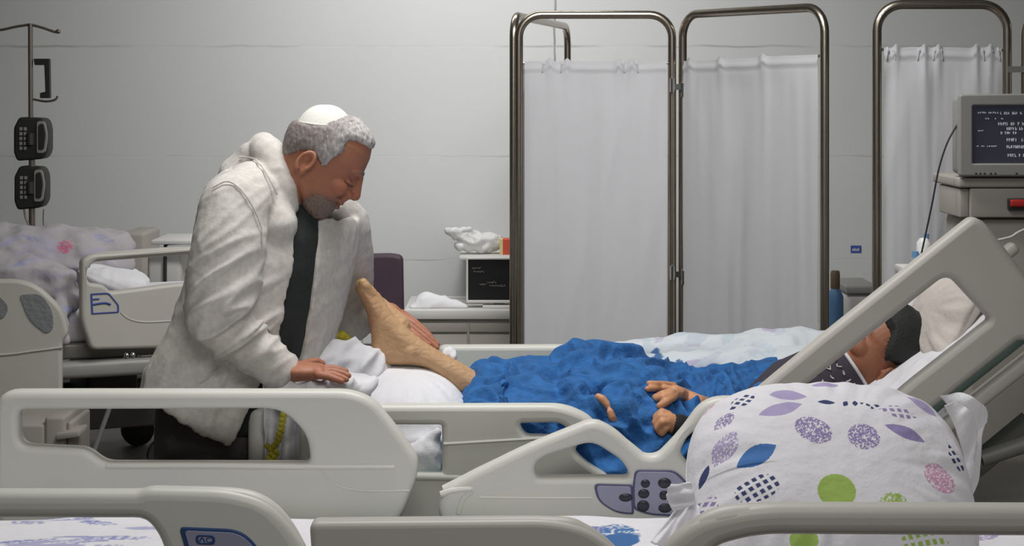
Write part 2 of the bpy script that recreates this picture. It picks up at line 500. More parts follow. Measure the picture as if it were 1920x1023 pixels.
struct('floor', box(-6.15, 6.15, -1.5, WALL_D + 0.15, -0.1, 0), mat('floor_vinyl', (104, 100, 96), 0.5, var=0.12, vscale=5), smooth=0)
struct('ceiling', box(-6.15, 6.15, -1.5, WALL_D + 0.15, 3.3, 3.4), mat('ceiling_paint', (205, 204, 200), 0.9), smooth=0)

# ================================================================== hospital beds
def up_tube(pts, d, r, n=12, seg=6):
    q = catmull(np.array(pts, float), seg, closed=False)
    return tube(np.array([P(x, y, d) for x, y in q]), r, n)

def bed_chassis(root, x0, x1, y0, y1, ztop, base_h=0.18, m_frame=None):
    """platform, lifting column, base beams and four castors"""
    mf = m_frame or M['bed_metal']
    obj('bed_platform', cat(box(x0, x1, y0 + 0.03, y1 - 0.03, ztop - 0.05, ztop, 0.01), box(x0 + 0.1, x1 - 0.1, y0 + 0.1, y1 - 0.1, ztop - 0.11, ztop - 0.05, 0.01)), mf, root)
    cx, cy = (x0 + x1) / 2, (y0 + y1) / 2
    for s in (-0.5, 0.5):
        xx = cx + s * (x1 - x0) * 0.55
        obj('lift_column', cat(box(xx - 0.09, xx + 0.09, cy - 0.12, cy + 0.12, base_h + 0.06, ztop - 0.3, 0.015),
                               box(xx - 0.07, xx + 0.07, cy - 0.1, cy + 0.1, ztop - 0.32, ztop - 0.1, 0.01)), M['plastic_warm'], root)
    obj('base_frame', cat(box(x0 + 0.15, x1 - 0.15, y0 + 0.08, y0 + 0.16, base_h, base_h + 0.07, 0.012),
                          box(x0 + 0.15, x1 - 0.15, y1 - 0.16, y1 - 0.08, base_h, base_h + 0.07, 0.012),
                          box(x0 + 0.2, x0 + 0.3, y0 + 0.08, y1 - 0.08, base_h, base_h + 0.07, 0.012),
                          box(x1 - 0.3, x1 - 0.2, y0 + 0.08, y1 - 0.08, base_h, base_h + 0.07, 0.012),
                          box(cx - 0.5, cx + 0.5, cy - 0.14, cy + 0.14, base_h, base_h + 0.07, 0.012)), M['dark_metal'], root)
    for sx in (x0 + 0.25, x1 - 0.25):
        for sy in (y0 + 0.12, y1 - 0.12):
            c = obj('castor', cat(tube([(sx, sy - 0.022, 0.07), (sx, sy - 0.018, 0.07), (sx, sy + 0.018, 0.07), (sx, sy + 0.022, 0.07)], [0.055, 0.068, 0.068, 0.055], 20),
                                  ), M['black_rubber'], root)
            obj('castor_fork', cat(box(sx - 0.03, sx + 0.03, sy - 0.036, sy - 0.026, 0.06, 0.17), box(sx - 0.03, sx + 0.03, sy + 0.026, sy + 0.036, 0.06, 0.17),
                                   box(sx - 0.03, sx + 0.03, sy - 0.036, sy + 0.036, 0.15, base_h)), M['grey_metal'], c)
BEDS = 'hospital beds in the ward'

# ---- patient bed
D_PN, D_PF = 4.24, 5.24
bed_p = thing('hospital_bed', 'grey hospital bed with raised backrest holding the lying patient', 'bed', (X(1200, 4.74), 4.74, 0), BEDS)
bx0, bx1 = X(545, 4.74), X(2060, 4.74)
bed_chassis(bed_p, bx0, bx1, 4.27, 5.21, 0.50)
obj('mattress', box(bx0 + 0.02, X(1560, 4.74), 4.29, 5.19, 0.505, 0.615, 0.03, 3), M['teal'], bed_p)
obj('footboard', box(bx0 - 0.05, bx0, 4.3, 5.18, 0.40, 0.80, 0.02, 3), M['plastic'], bed_p)

# near foot-end rail
outer = rnd([(562, 757, 22), (1045, 756, 60), (1092, 772, 30), (1116, 792, 12), (1090, 822, 16), (1076, 842, 16), (1104, 868, 20), (1146, 892, 20), (1150, 990, 10), (600, 990, 20), (562, 940, 30)])
hole_l = rnd([(592, 794, 12), (829, 794, 5), (829, 886, 10), (592, 886, 12)])
hole_r = rnd([(974, 791, 7), (1048, 790, 14), (1066, 802, 14), (1036, 814, 10), (984, 813, 12)])
g = cat(plate(outer, [hole_l, hole_r], D_PN, 0.046, 0.014),
        up_tube([(580, 774), (800, 773), (1000, 772), (1052, 774), (1085, 786), (1100, 797)], D_PN, 0.0215, 14),
        up_tube([(832, 832), (900, 828), (1000, 822), (1050, 818)], D_PN - 0.022, 0.004, 8),
        up_tube([(600, 893), (760, 893), (900, 896)], D_PN - 0.014, 0.012, 10))
obj('side_rail', g, M['plastic'], bed_p, label='near side rail at the foot end of the patient bed')
# far rail
outer = rnd([(822, 646, 14), (1215, 645, 40), (1300, 700, 30), (1300, 790, 8), (822, 790, 8)])
g = cat(plate(outer, [rnd([(850, 700, 10), (1180, 700, 10), (1200, 745, 10), (850, 745, 10)])], D_PF, 0.046, 0.014),
        up_tube([(826, 663), (900, 662), (1100, 661), (1200, 660)], D_PF, 0.023, 14))
obj('side_rail', g, M['plastic'], bed_p, label='far side rail of the patient bed')
# raised head-end rail (tilted with the backrest)
outer = rnd([(1372, 766, 12), (1536, 630, 20), (1546, 622, 16), (1822, 401, 32), (1850, 424, 20), (2012, 640, 20), (1905, 636, 4), (1720, 783, 10), (1620, 830, 20), (1400, 830, 20)])
hole = rnd([(1774, 511, 26), (1852, 597, 8), (1700, 716, 30), (1660, 752, 10), (1468, 752, 10)])
g = cat(plate(outer, [hole], D_PN, 0.05, 0.016),
        up_tube([(1420, 744), (1538, 647), (1660, 549), (1800, 437), (1826, 424), (1850, 447), (1900, 512), (1990, 632)], D_PN, 0.0195, 12))
obj('side_rail', g, M['plastic_warm'], bed_p, label='raised head-end rail with a long opening')
# backrest mattress and its frame, 38 degrees
ang = math.radians(38.3)
def tilted(s0, s1, n0, n1, y0, y1, bev, org=P(1560, 905, 4.74)):
    g = box(s0, s1, y0, y1, n0, n1, bev, 3)
    V, Fc = g
    c, s = math.cos(ang), math.sin(ang)
    return np.stack([org[0] + V[:, 0] * c - V[:, 2] * s, V[:, 1], org[2] + V[:, 0] * s + V[:, 2] * c], 1), Fc
BR = P(1560, 905, 4.24)[[0, 2]]
def br(px, py, d=4.24):
    q = P(px, py, d); dx, dz = q[0] - P(1560, 905, 4.74)[0], q[2] - P(1560, 905, 4.74)[2]
    return dx * math.cos(ang) + dz * math.sin(ang), -dx * math.sin(ang) + dz * math.cos(ang)
n_t0 = br(1772, 741)[1]; n_t1 = br(1800, 757)[1]; n_b1 = br(1900, 720)[1]
obj('backrest_mattress', tilted(0.02, 0.66, n_t1 - 0.005, n_t0 + 0.035, 4.30, 5.18, 0.02), M['teal'], bed_p)
obj('backrest_frame', cat(tilted(0.0, 0.84, n_b1, n_t1 - 0.006, 4.235, 4.29, 0.012), tilted(0.0, 0.84, n_b1, n_t1 - 0.006, 5.19, 5.24, 0.012),
                          tilted(0.1, 0.16, n_b1 + 0.01, n_t1 - 0.015, 4.29, 5.19, 0.008), tilted(0.6, 0.66, n_b1 + 0.01, n_t1 - 0.015, 4.29, 5.19, 0.008)), M['plastic_warm'], bed_p)
# actuator and struts seen under the backrest
obj('backrest_strut', cat(tube([P(1790, 905, 4.6), P(1930, 790, 4.6)], 0.03, 12), tube([P(1840, 860, 4.45), P(1960, 820, 4.45)], 0.02, 10)), M['grey_metal'], bed_p)
obj('motor_box', box(X(1790, 4.5), X(1990, 4.5), 4.36, 4.66, 0.32, 0.49, 0.02, 3), M['dark'], bed_p)
obj('headboard', box(bx1, bx1 + 0.05, 4.3, 5.18, 0.4, 1.05, 0.02, 3), M['plastic'], bed_p)

# ---- front bed
D_FN, D_FF = 3.03, 4.03
bed_f = thing('hospital_bed', 'empty grey hospital bed nearest the camera with printed sheet', 'bed', (X(1000, 3.53), 3.53, 0), BEDS)
fx0, fx1 = X(-330, 3.53), X(2180, 3.53)
bed_chassis(bed_f, fx0, fx1, 3.06, 4.00, 0.46)
obj('mattress', box(fx0 + 0.03, fx1 - 0.03, 3.09, 3.97, 0.465, 0.612, 0.03, 3), M['teal'], bed_f)
# far foot-end rail
outer = rnd([(-4, 729, 42), (656, 729, 60), (700, 745, 40), (740, 793, 60), (786, 857, 30), (782, 892, 30), (752, 968, 30), (720, 1005, 30), (20, 1005, 30), (-6, 960, 20)])
hole = rnd([(39, 765, 14), (530, 763, 60), (578, 812, 60), (584, 864, 16), (200, 863, 16), (166, 837, 16), (40, 831, 24)])
g = cat(plate(outer, [hole], D_FF, 0.052, 0.016),
        up_tube([(10, 772), (20, 752), (50, 746), (120, 745), (400, 745), (620, 746), (660, 751), (692, 768), (730, 815), (760, 858)], D_FF, 0.0205, 14),
        up_tube([(200, 873), (400, 873), (560, 875), (740, 875)], D_FF - 0.024, 0.006, 8),
        up_tube([(603, 880), (618, 900), (650, 915), (700, 920), (768, 919)], D_FF - 0.0245, 0.0035, 8))
obj('side_rail', g, M['plastic'], bed_f, label='far foot-end rail with a long stepped opening')
# far head-end rail with wavy top
outer = rnd([(821, 950, 16), (830, 914, 20), (880, 884, 20), (1000, 827, 20), (1112, 782, 34), (1150, 800, 20), (1205, 850, 26), (1232, 850, 24), (1275, 806, 30), (1320, 742, 40), (1430, 742, 40), (1460, 800, 30), (1460, 1000, 20), (835, 1000, 10)])
h1 = rnd([(1003, 866, 14), (1020, 852, 14), (1110, 824, 22), (1166, 860, 20), (1182, 890, 16), (1004, 890, 12)])
h2 = rnd([(1273, 845, 10), (1288, 815, 12), (1330, 785, 20), (1400, 790, 20), (1410, 890, 10), (1305, 885, 20)])
g = cat(plate(outer, [h1, h2], D_FF, 0.05, 0.016),
        up_tube([(835, 922), (885, 897), (1000, 841), (1105, 802), (1122, 803), (1160, 828), (1200, 860)], D_FF - 0.004, 0.0165, 12),
        up_tube([(900, 932), (1000, 933), (1110, 933)], D_FF - 0.024, 0.003, 8),
        up_tube([(826, 926), (850, 919), (884, 917), (868, 936), (860, 962)], D_FF - 0.022, 0.007, 8))
rail_h = obj('side_rail', g, M['plastic'], bed_f, label='far head-end rail with wavy top and grey control panel')
lobe = rnd([(1113, 906, 10), (1186, 908, 5), (1189, 964, 6), (1155, 961, 24), (1120, 938, 26)])
main = rnd([(1190, 880, 10), (1266, 881, 14), (1293, 908, 14), (1280, 968, 10), (1219, 965, 20), (1187, 954, 10), (1186, 914, 8)])
def shrink(pl, k):
    c = pl.mean(0); return c + (pl - c) * k
obj('panel_border', cat(plate(lobe, [], D_FF - 0.026, 0.006, 0.002), plate(main, [], D_FF - 0.026, 0.006, 0.002)), M['panel_edge'], rail_h)
obj('control_panel', cat(plate(shrink(lobe, 0.88), [], D_FF - 0.0285, 0.006, 0.001), plate(shrink(main, 0.92), [], D_FF - 0.0285, 0.006, 0.001)), M['panel'], rail_h)
for (cx, cy, rx, ry) in [(1210, 906, 9, 8), (1246, 905, 13, 10), (1207, 925, 11, 9), (1245, 928, 9, 9), (1206, 948, 12, 11), (1247, 952, 13, 9), (1173, 932, 13, 8)]:
    c = P(cx, cy, D_FF - 0.031); k = D_FF / F
    obj('button', ell(c, rx * k, 0.004, ry * k, 16, 8), M['button'], rail_h)
# near rails
outer = rnd([(-420, 916, 30), (262, 917, 6), (284, 911, 8), (430, 914, 60), (505, 934, 50), (556, 990, 50), (600, 1080, 30), (570, 1230, 30), (-420, 1230, 30)])
hole = rnd([(-380, 967, 14), (276, 967, 24), (300, 995, 20), (340, 1100, 20), (330, 1140, 10), (-380, 1140, 14)])
g = cat(plate(outer, [hole], D_FN, 0.052, 0.018),
        up_tube([(-400, 938), (0, 938), (262, 938), (290, 935), (430, 936), (490, 952), (532, 995), (565, 1060)], D_FN, 0.0205, 14))
rl = obj('side_rail', g, M['plastic'], bed_f, label='near foot-end rail with blue-edged control panel')
pan = rnd([(336, 987, 10), (455, 992, 30), (496, 1040, 20), (520, 1120, 10), (375, 1120, 10)])
obj('panel_border', plate(pan, [], D_FN - 0.027, 0.006, 0.002), M['blue_edge'], rl)
obj('control_panel', plate(shrink(pan, 0.90), [], D_FN - 0.0295, 0.006, 0.001), M['panel'], rl)
pill = rnd([(366, 1002, 9), (403, 1003, 9), (404, 1020, 9), (368, 1019, 9)])
obj('panel_badge', cat(plate(pill, [shrink(pill, 0.72)], D_FN - 0.0325, 0.003, 0.0008), up_tube([(374, 1016), (379, 1007), (384, 1016)], D_FN - 0.0325, 0.0012, 6),
                       up_tube([(388, 1008), (398, 1008), (398, 1015), (388, 1015), (388, 1008)], D_FN - 0.0325, 0.0010, 6, 2)), M['blue_edge'], rl)
outer = rnd([(582, 973, 18), (1030, 969, 60), (1100, 984, 60), (1160, 1030, 40), (1220, 1130, 30), (1200, 1230, 20), (600, 1230, 20)])
hole = rnd([(640, 1060, 14), (1040, 1058, 40), (1110, 1120, 20), (1110, 1150, 10), (640, 1150, 14)])
g = cat(plate(outer, [hole], D_FN, 0.05, 0.011), up_tube([(606, 995), (800, 993), (1030, 990), (1088, 1002), (1140, 1042), (1190, 1110)], D_FN, 0.0205, 14))
obj('side_rail', g, M['plastic_warm'], bed_f, label='near middle rail with a straight top bar')
outer = rnd([(1195, 1110, 20), (1250, 1010, 30), (1310, 965, 60), (1420, 941, 80), (2150, 944, 40), (2150, 1230, 30), (1230, 1230, 30)])
hole = rnd([(1290, 1100, 20), (1335, 1020, 30), (1420, 998, 50), (2090, 1002, 20), (2090, 1150, 20), (1300, 1150, 20)])
g = cat(plate(outer, [hole], D_FN, 0.052, 0.02), up_tube([(1235, 1092), (1272, 1035), (1335, 983), (1430, 969), (1700, 971), (2120, 973)], D_FN, 0.0245, 16))
obj('side_rail', g, M['plastic_warm'], bed_f, label='near head-end rail with a thick curved bar')
obj('footboard', box(fx0 - 0.05, fx0, 3.1, 3.96, 0.4, 0.9, 0.02, 3), M['plastic'], bed_f)
obj('headboard', box(fx1, fx1 + 0.05, 3.1, 3.96, 0.4, 1.02, 0.02, 3), M['plastic'], bed_f)

# ================================================================== printed cotton: leaf motifs
WHITE = np.array(lin((222, 220, 224))[:3])
def leaf_paint(xy, leaves, base=WHITE):
    """leaves: (cx, cy, angle_deg, half_len, half_width, colour, style)"""
    C = np.tile(base, (len(xy), 1))
    for (cx, cy, an, a, b, colr, st) in leaves:
        t = math.radians(an); dx = xy[:, 0] - cx; dy = xy[:, 1] - cy
        u = (dx * math.cos(t) + dy * math.sin(t)) / a; v = (-dx * math.sin(t) + dy * math.cos(t)) / b
        if st in ('oval', 'ovalhatch', 'ovaldots'): msk = (u * u + v * v) < 1
        else: msk = (np.abs(u) < 1) & (np.abs(v) < (1 - u * u))
        if 'hatch' in st: msk &= (np.sin(u * a * 420 + v * b * 120) > -0.25) & (np.sin(v * b * 420 - u * a * 90) > -0.35)
        if 'dots' in st:
            q = np.stack([xy[:, 0], xy[:, 1], np.zeros(len(xy))], 1); msk &= pn(q, 330) > -0.15
        C[msk] = lin(colr)[:3]
    return C
LIL, VIO, NAV, BLU, GRN, PNK, SKY = (168, 156, 192), (140, 128, 172), (52, 62, 104), (66, 112, 172), (158, 186, 92), (204, 150, 178), (120, 170, 200)

# front pillow: big puffy cushion leaning back
PC = P(1556, 862, 3.50); PC[2] = 0.758
def pillow(center, hx, hy, hz, tilt, nu=150, nv=120, pinch=0.12, seed=0.0, yaw=0.0, wr=0.008, pw=0.42):
    """closed pillow: local x across, y up the face, z thickness; tilt about x"""
    U, Vv = np.meshgrid(np.linspace(-1, 1, nu), np.linspace(-1, 1, nv), indexing='ij')
    u = U.ravel(); v = Vv.ravel()
    prof = np.clip((1 - np.abs(u) ** 2.6) * (1 - np.abs(v) ** 2.6), 0, 1) ** pw
    x = hx * u * (1 - pinch * np.abs(v) ** 3)
    y = hy * v * (1 - pinch * 0.8 * np.abs(u) ** 3)
    q = np.stack([x * 1.0, y * 1.0, np.full_like(x, seed)], 1)
    edge = smoothstep(0.3, 1.0, np.maximum(np.abs(u), np.abs(v)))
    n1 = pn(q, (9, 9, 1), seed) * 0.6 + pn(q, (22, 22, 1), seed + 7) * 0.4 * edge
    rad = np.stack([x, y, np.full_like(x, seed)], 1); anr = np.arctan2(y, x)
    pl = pn(np.stack([anr * 3, np.hypot(x, y) * 3, np.full_like(x, seed)], 1), 2.2, 3.1) * edge
    zt = hz * prof + (n1 * wr + pl * wr * 1.6) * prof ** 0.5
    idx = np.arange(nu * nv).reshape(nu, nv)
    a = idx[:-1, :-1].ravel(); b = idx[1:, :-1].ravel(); c = idx[1:, 1:].ravel(); d = idx[:-1, 1:].ravel()
    top = np.stack([x, y, zt], 1); bot = np.stack([x, y, -hz * prof * 0.9], 1); n = nu * nv
    Fc = list(zip(a.tolist(), b.tolist(), c.tolist(), d.tolist()))
    Fb = [(q_[3] + n, q_[2] + n, q_[1] + n, q_[0] + n) for q_ in Fc]
    V = np.concatenate([top, bot])
    ring = list(idx[:, 0]) + list(idx[-1, 1:]) + list(idx[-2::-1, -1]) + list(idx[0, -2:0:-1])
    side = [(int(ring[i]), int(ring[i]) + n, int(ring[(i + 1) % len(ring)]) + n, int(ring[(i + 1) % len(ring)])) for i in range(len(ring))]
    loc = V.copy()
    ct, st_ = math.cos(tilt), math.sin(tilt)
    W = np.stack([V[:, 0], V[:, 1] * ct - V[:, 2] * st_, V[:, 1] * st_ + V[:, 2] * ct], 1)
    cy_, sy_ = math.cos(yaw), math.sin(yaw)
    W = np.stack([W[:, 0] * cy_ - W[:, 1] * sy_, W[:, 0] * sy_ + W[:, 1] * cy_, W[:, 2]], 1)
    return (W + np.asarray(center), Fc + Fb + side), loc
TILT = math.radians(46)
gp, loc = pillow(PC, 0.275, 0.250, 0.150, TILT, 460, 420, pinch=0.20, seed=1.7, wr=0.007, pw=0.50)
V = gp[0].copy()
kpp = 3.42 / F
def pl_xy(px, py):
    """where on the pillow face a print motif sits, from its height on the cushion"""
    x = (px - 1556) * kpp; z = Z(py, 3.42) - PC[2]
    best = None
    i = np.argmin((V[:len(V) // 2, 0] - PC[0] - x) ** 2 + ((V[:len(V) // 2, 2] - PC[2]) - z + (V[:len(V) // 2, 1] - 3.42) * 0.16) ** 2)
    return loc[i, 0], loc[i, 1]
motifs = [(1480, 740, -12, 36, 13, LIL, 'leaf'), (1460, 768, 14, 44, 13, LIL, 'leaf'), (1515, 806, 50, 28, 30, VIO, 'ovaldots'), (1608, 818, -60, 30, 24, VIO, 'ovaldots'),
          (1690, 810, -20, 40, 12, VIO, 'leaf'), (1404, 853, 25, 42, 17, BLU, 'leaf'), (1400, 910, 10, 42, 21, NAV, 'ovalhatch'), (1542, 915, -75, 34, 28, GRN, 'oval'),
          (1645, 940, 10, 28, 20, GRN, 'ovaldots'), (1743, 895, -40, 32, 24, PNK, 'ovaldots'), (1350, 840, 55, 38, 18, LIL, 'leafdots'), (1394, 752, 35, 32, 14, NAV, 'leafhatch'),
          (1560, 720, 2, 26, 9, LIL, 'oval'), (1640, 730, -5, 26, 8, SKY, 'leaf'), (1685, 772, -8, 38, 13, VIO, 'leafhatch'), (1745, 760, -35, 34, 14, LIL, 'leaf'),
          (1355, 792, 40, 26, 12, VIO, 'leafdots'), (1310, 895, 65, 22, 6, NAV, 'leaf'), (1790, 860, -70, 30, 12, NAV, 'leafhatch'), (1300, 965, 40, 34, 26, VIO, 'leafhatch'),
          (1475, 1003, -5, 26, 16, GRN, 'oval'), (1700, 1012, 3, 50, 18, GRN, 'ovalhatch'), (1550, 754, -8, 17, 5, NAV, 'leaf'), (1585, 757, 60, 9, 4, NAV, 'leaf'), (1605, 757, 80, 9, 4, NAV, 'leaf'),
          (1625, 760, -40, 14, 5, NAV, 'leafhatch'), (1645, 764, 20, 14, 6, NAV, 'leafhatch'), (1322, 750, 60, 24, 7, PNK, 'leafdots')]
lv = []
for (px, py, an, a, b, c, st) in motifs:
    x, y = pl_xy(px, py); lv.append((x, y, an, a * kpp, b * kpp * 1.25, c, st))
col = leaf_paint(loc[:, :2], lv)
n = len(loc) // 2
col[n:] = WHITE
pil = obj('pillow', gp, M['print'], smooth=180, col=col)
tag(pil, 'large white pillow printed with lilac, blue and green leaves', 'pillow', 'pillows')
# gathered open end of the pillowcase (right) and its bunched corner (left)
def strip(attach, outer, d0, d1, amp, waves, nu=40, nv=90, thick=0.004, seed=0.0):
    A_ = catmull(attach, 10, closed=False); B_ = catmull(outer, 10, closed=False)
    def at(C_, t): return np.stack([np.interp(t, np.linspace(0, 1, len(C_)), C_[:, k]) for k in (0, 1)], 1)
    def fn(u, v):
        p = at(A_, v) * (1 - u[:, None]) + at(B_, v) * u[:, None]
        sd = np.full_like(u, seed)
        n_ = pn(np.stack([v * waves, u * 0.8, sd], 1), 1.0)
        d = d0 + (d1 - d0) * u + amp * (n_ + 0.5 * np.sin(v * waves * 2.2 + 2 * u)) * (0.25 + 0.75 * u)
        p = p + np.stack([n_ * 5 * u, n_ * 4 * u], 1)
        return np.stack([(p[:, 0] - 960) * d / F, d, HC - (p[:, 1] - YH) * d / F], 1)
    return grid(fn, nu, nv, thick)
obj('pillowcase_opening', strip([(1762, 742), (1782, 770), (1800, 830), (1812, 890), (1816, 940)], [(1800, 738), (1842, 758), (1846, 800), (1836, 860), (1822, 930)], 3.52, 3.56, 0.020, 6.0, seed=2.0), M['white_cloth'], pil, smooth=180)
obj('pillowcase_opening', strip([(1770, 760), (1790, 800), (1806, 850), (1814, 900)], [(1790, 752), (1822, 775), (1830, 830), (1824, 890)], 3.49, 3.50, 0.016, 5.0, seed=5.0), M['white_cloth'], pil, smooth=180)
obj('pillowcase_corner', strip([(1296, 905), (1302, 925), (1304, 945)], [(1262, 908), (1250, 932), (1262, 955)], 3.40, 3.38, 0.016, 4.0, seed=7.0), M['white_cloth'], pil, smooth=180)
obj('pillowcase_corner', strip([(1290, 930), (1300, 938), (1312, 950)], [(1222, 1016), (1262, 1030), (1320, 1034)], 3.42, 3.36, 0.018, 5.0, seed=9.0), M['white_cloth'], pil, smooth=180)

# fitted sheet on the front bed
def sheet(u, v):
    x = fx0 + 0.03 + (fx1 - fx0 - 0.06) * u; y = 3.085 + 0.89 * v
    q = np.stack([x, y, x * 0], 1)
    e = np.minimum(v, 1 - v)
    z = 0.622 + 0.008 * pn(q, 5) + 0.006 * ridge(q, (4, 16, 1)) - 0.03 * smoothstep(0.05, 0.0, e)
    z = np.maximum(z, 0.615 - 0.04 * smoothstep(0.03, 0.0, e))
    return np.stack([x, y, z], 1)
gs = grid(sheet, 520, 200)
xy = gs[0][:, :2]
rs = random.Random(9); lv = []
for i in range(90):
    lv.append((rs.uniform(fx0, fx1), rs.uniform(3.1, 3.95), rs.uniform(-20, 30), rs.uniform(0.03, 0.06), rs.uniform(0.012, 0.03), rs.choice([(168, 166, 200), (150, 152, 196), LIL, (176, 182, 206)]), rs.choice(['leaf', 'leafdots', 'ovaldots'])))
for i in range(34):
    lv.append((X(rs.uniform(-10, 320), 3.8), rs.uniform(3.55, 3.95), rs.uniform(-14, 16), rs.uniform(0.03, 0.07), rs.uniform(0.008, 0.018), rs.choice([(158, 160, 196), (140, 146, 190), (172, 172, 202)]), rs.choice(['leafdots', 'leaf', 'ovaldots'])))
lv.append((X(1150, 3.8), 3.78, 80, 0.10, 0.055, (74, 118, 168), 'ovaldots')); lv.append((X(1160, 3.8), 3.74, 80, 0.07, 0.04, (60, 104, 158), 'oval'))
sh = obj('fitted_sheet', gs, M['print'], smooth=180, col=leaf_paint(xy, lv))
tag(sh, 'white fitted sheet with lilac motifs on the empty front bed', 'sheet')

# ================================================================== people
SKIN_MAN = (174, 116, 90)
def head_parts(c, U, Vv, W, s, neck_to, neck_r):
    """skull and face; U forward, Vv up, W towards the camera side; s metres per unit"""
    c = np.asarray(c, float); U, Vv, W = [np.asarray(a, float) for a in (U, Vv, W)]
    def L(u, v, w): return c + s * (u * U + v * Vv + w * W)
    sl = [(86, 8, -8, 8), (83, 22, -22, 22), (80, 31, -33, 32), (73, 42, -50, 42), (62, 51, -68, 50), (44, 59, -84, 56), (24, 63, -93, 58), (8, 65, -94, 58), (-3, 61, -92, 56),
          (-20, 58, -86, 54), (-40, 58, -74, 52), (-58, 57, -52, 48), (-75, 55, -30, 43), (-90, 52, -8, 36), (-100, 44, 12, 24), (-104, 36, 24, 10)]
    n = 40; rows = []
    for v, uf, ub, hw in sl:
        uc, ru = (uf + ub) / 2, (uf - ub) / 2
        for j in range(n):
            a = 2 * PI * j / n
            sn = math.sin(a); cs = math.cos(a)
            rows.append(L(uc + ru * math.copysign(abs(cs) ** 0.9, cs), v, hw * math.copysign(abs(sn) ** 0.9, sn)))
    Vs = np.array(rows); Fc = []
    for i in range(len(sl) - 1):
        for j in range(n):
            a = i * n + j; b = i * n + (j + 1) % n
            Fc.append((a, b, b + n, a + n))
    Fc.append(tuple(range(n))[::-1]); Fc.append(tuple(range((len(sl) - 1) * n, len(sl) * n)))
    Mx = np.stack([U, Vv, W], 1)
    parts = [(Vs, Fc)]
    parts.append(caps((L(63, 4, 0), 8 * s), (L(70, -14, 0), 9 * s), (L(75, -28, 0), 11 * s)))
    parts.append(ell(L(67, -33, 0), 10 * s, 8 * s, 14 * s, M=Mx))
    for q in (-1, 1):
        parts.append(ell(L(64, -33, 12 * q), 9 * s, 7 * s, 6 * s, M=Mx))
        parts.append(caps((L(60, 10, 8 * q), 7.5 * s), (L(56, 11, 24 * q), 7.5 * s), (L(46, 9, 36 * q), 6 * s)))
        parts.append(ell(L(34, -30, 34 * q), 24 * s, 20 * s, 15 * s, M=Mx))
        parts.append(ell(L(49, -13, 27 * q), 9 * s, 9 * s, 12 * s, M=Mx))
        # ear: helix ring, lobe and bowl
        ring = []
        for k in range(15):
            a = math.radians(-70 + k * 20)
            ring.append((L(-36 - 12.5 * math.cos(a + 0.2) * 1.0, -25 + 20 * math.sin(a) , (60 + 6 * (1 - math.cos(a)) * 0.5) * q), 4.3 * s))
        parts.append(caps(*ring, n=8))
        parts.append(ell(L(-35, -26, 57 * q), 12 * s, 18 * s, 6 * s, M=Mx))
        parts.append(ell(L(-30, -43, 58 * q), 6 * s, 7.5 * s, 6 * s, M=Mx))
        parts.append(ell(L(-24, -28, 60 * q), 4 * s, 7 * s, 5 * s, M=Mx))
        parts.append(caps((L(-46, -16, 62 * q), 3 * s), (L(-36, -8, 63 * q), 3 * s), (L(-30, -16, 61 * q), 3 * s), n=8))
    parts.append(ell(L(61, -55, 0), 7 * s, 4.5 * s, 17 * s, M=Mx))
    parts.append(ell(L(59, -65, 0), 7 * s, 5 * s, 15 * s, M=Mx))
    parts.append(ell(L(57, -49, 0), 7 * s, 8 * s, 20 * s, M=Mx))
    parts.append(ell(L(45, -88, 0), 11 * s, 11 * s, 18 * s, M=Mx)); parts.append(ell(L(60, -42, 0), 10 * s, 10 * s, 17 * s, M=Mx)); parts.append(ell(L(54, -16, 0), 13 * s, 22 * s, 20 * s, M=Mx))
    parts.append(caps((L(-38, -20, 0), neck_r), (np.asarray(neck_to, float), neck_r * 1.08), n=20))
    return parts, L, (sl, n)
def head_local(V, c, U, Vv, W, s):
    Q = (V - np.asarray(c)) / s
    return np.stack([Q @ np.asarray(U), Q @ np.asarray(Vv), Q @ np.asarray(W)], 1)
def face_sculpt(V, N, loc):
    """eye sockets, mouth line, temples"""
    D = np.zeros(len(V))
    for q in (-1, 1):
        r = ((loc[:, 0] - 55) / 22) ** 2 + ((loc[:, 1] + 3) / 6) ** 2 + ((loc[:, 2] - 26 * q) / 17) ** 2
        D -= 0.0035 * np.exp(-r)
        r = ((loc[:, 0] - 52) / 16) ** 2 + ((loc[:, 1] + 26) / 5) ** 2 + ((loc[:, 2] - 24 * q) / 14) ** 2
        D -= 0.0009 * np.exp(-r)
        # nasolabial fold
        r = ((loc[:, 1] + 46 - (np.abs(loc[:, 2]) - 22) * -0.8) / 4) ** 2 + ((np.abs(loc[:, 2]) - 24) / 9) ** 2 + ((loc[:, 0] - 55) / 18) ** 2
        D -= 0.0016 * np.exp(-r)
        # ear bowl
        r = ((loc[:, 0] + 36) / 7) ** 2 + ((loc[:, 1] + 25) / 11) ** 2 + ((loc[:, 2] - 64 * q) / 9) ** 2
        D -= 0.006 * np.exp(-r)
    r = ((loc[:, 1] + 60) / 2.4) ** 2 + (loc[:, 2] / 20) ** 2 + ((loc[:, 0] - 62) / 14) ** 2
    D -= 0.003 * np.exp(-r)
    return V + N * D[:, None]
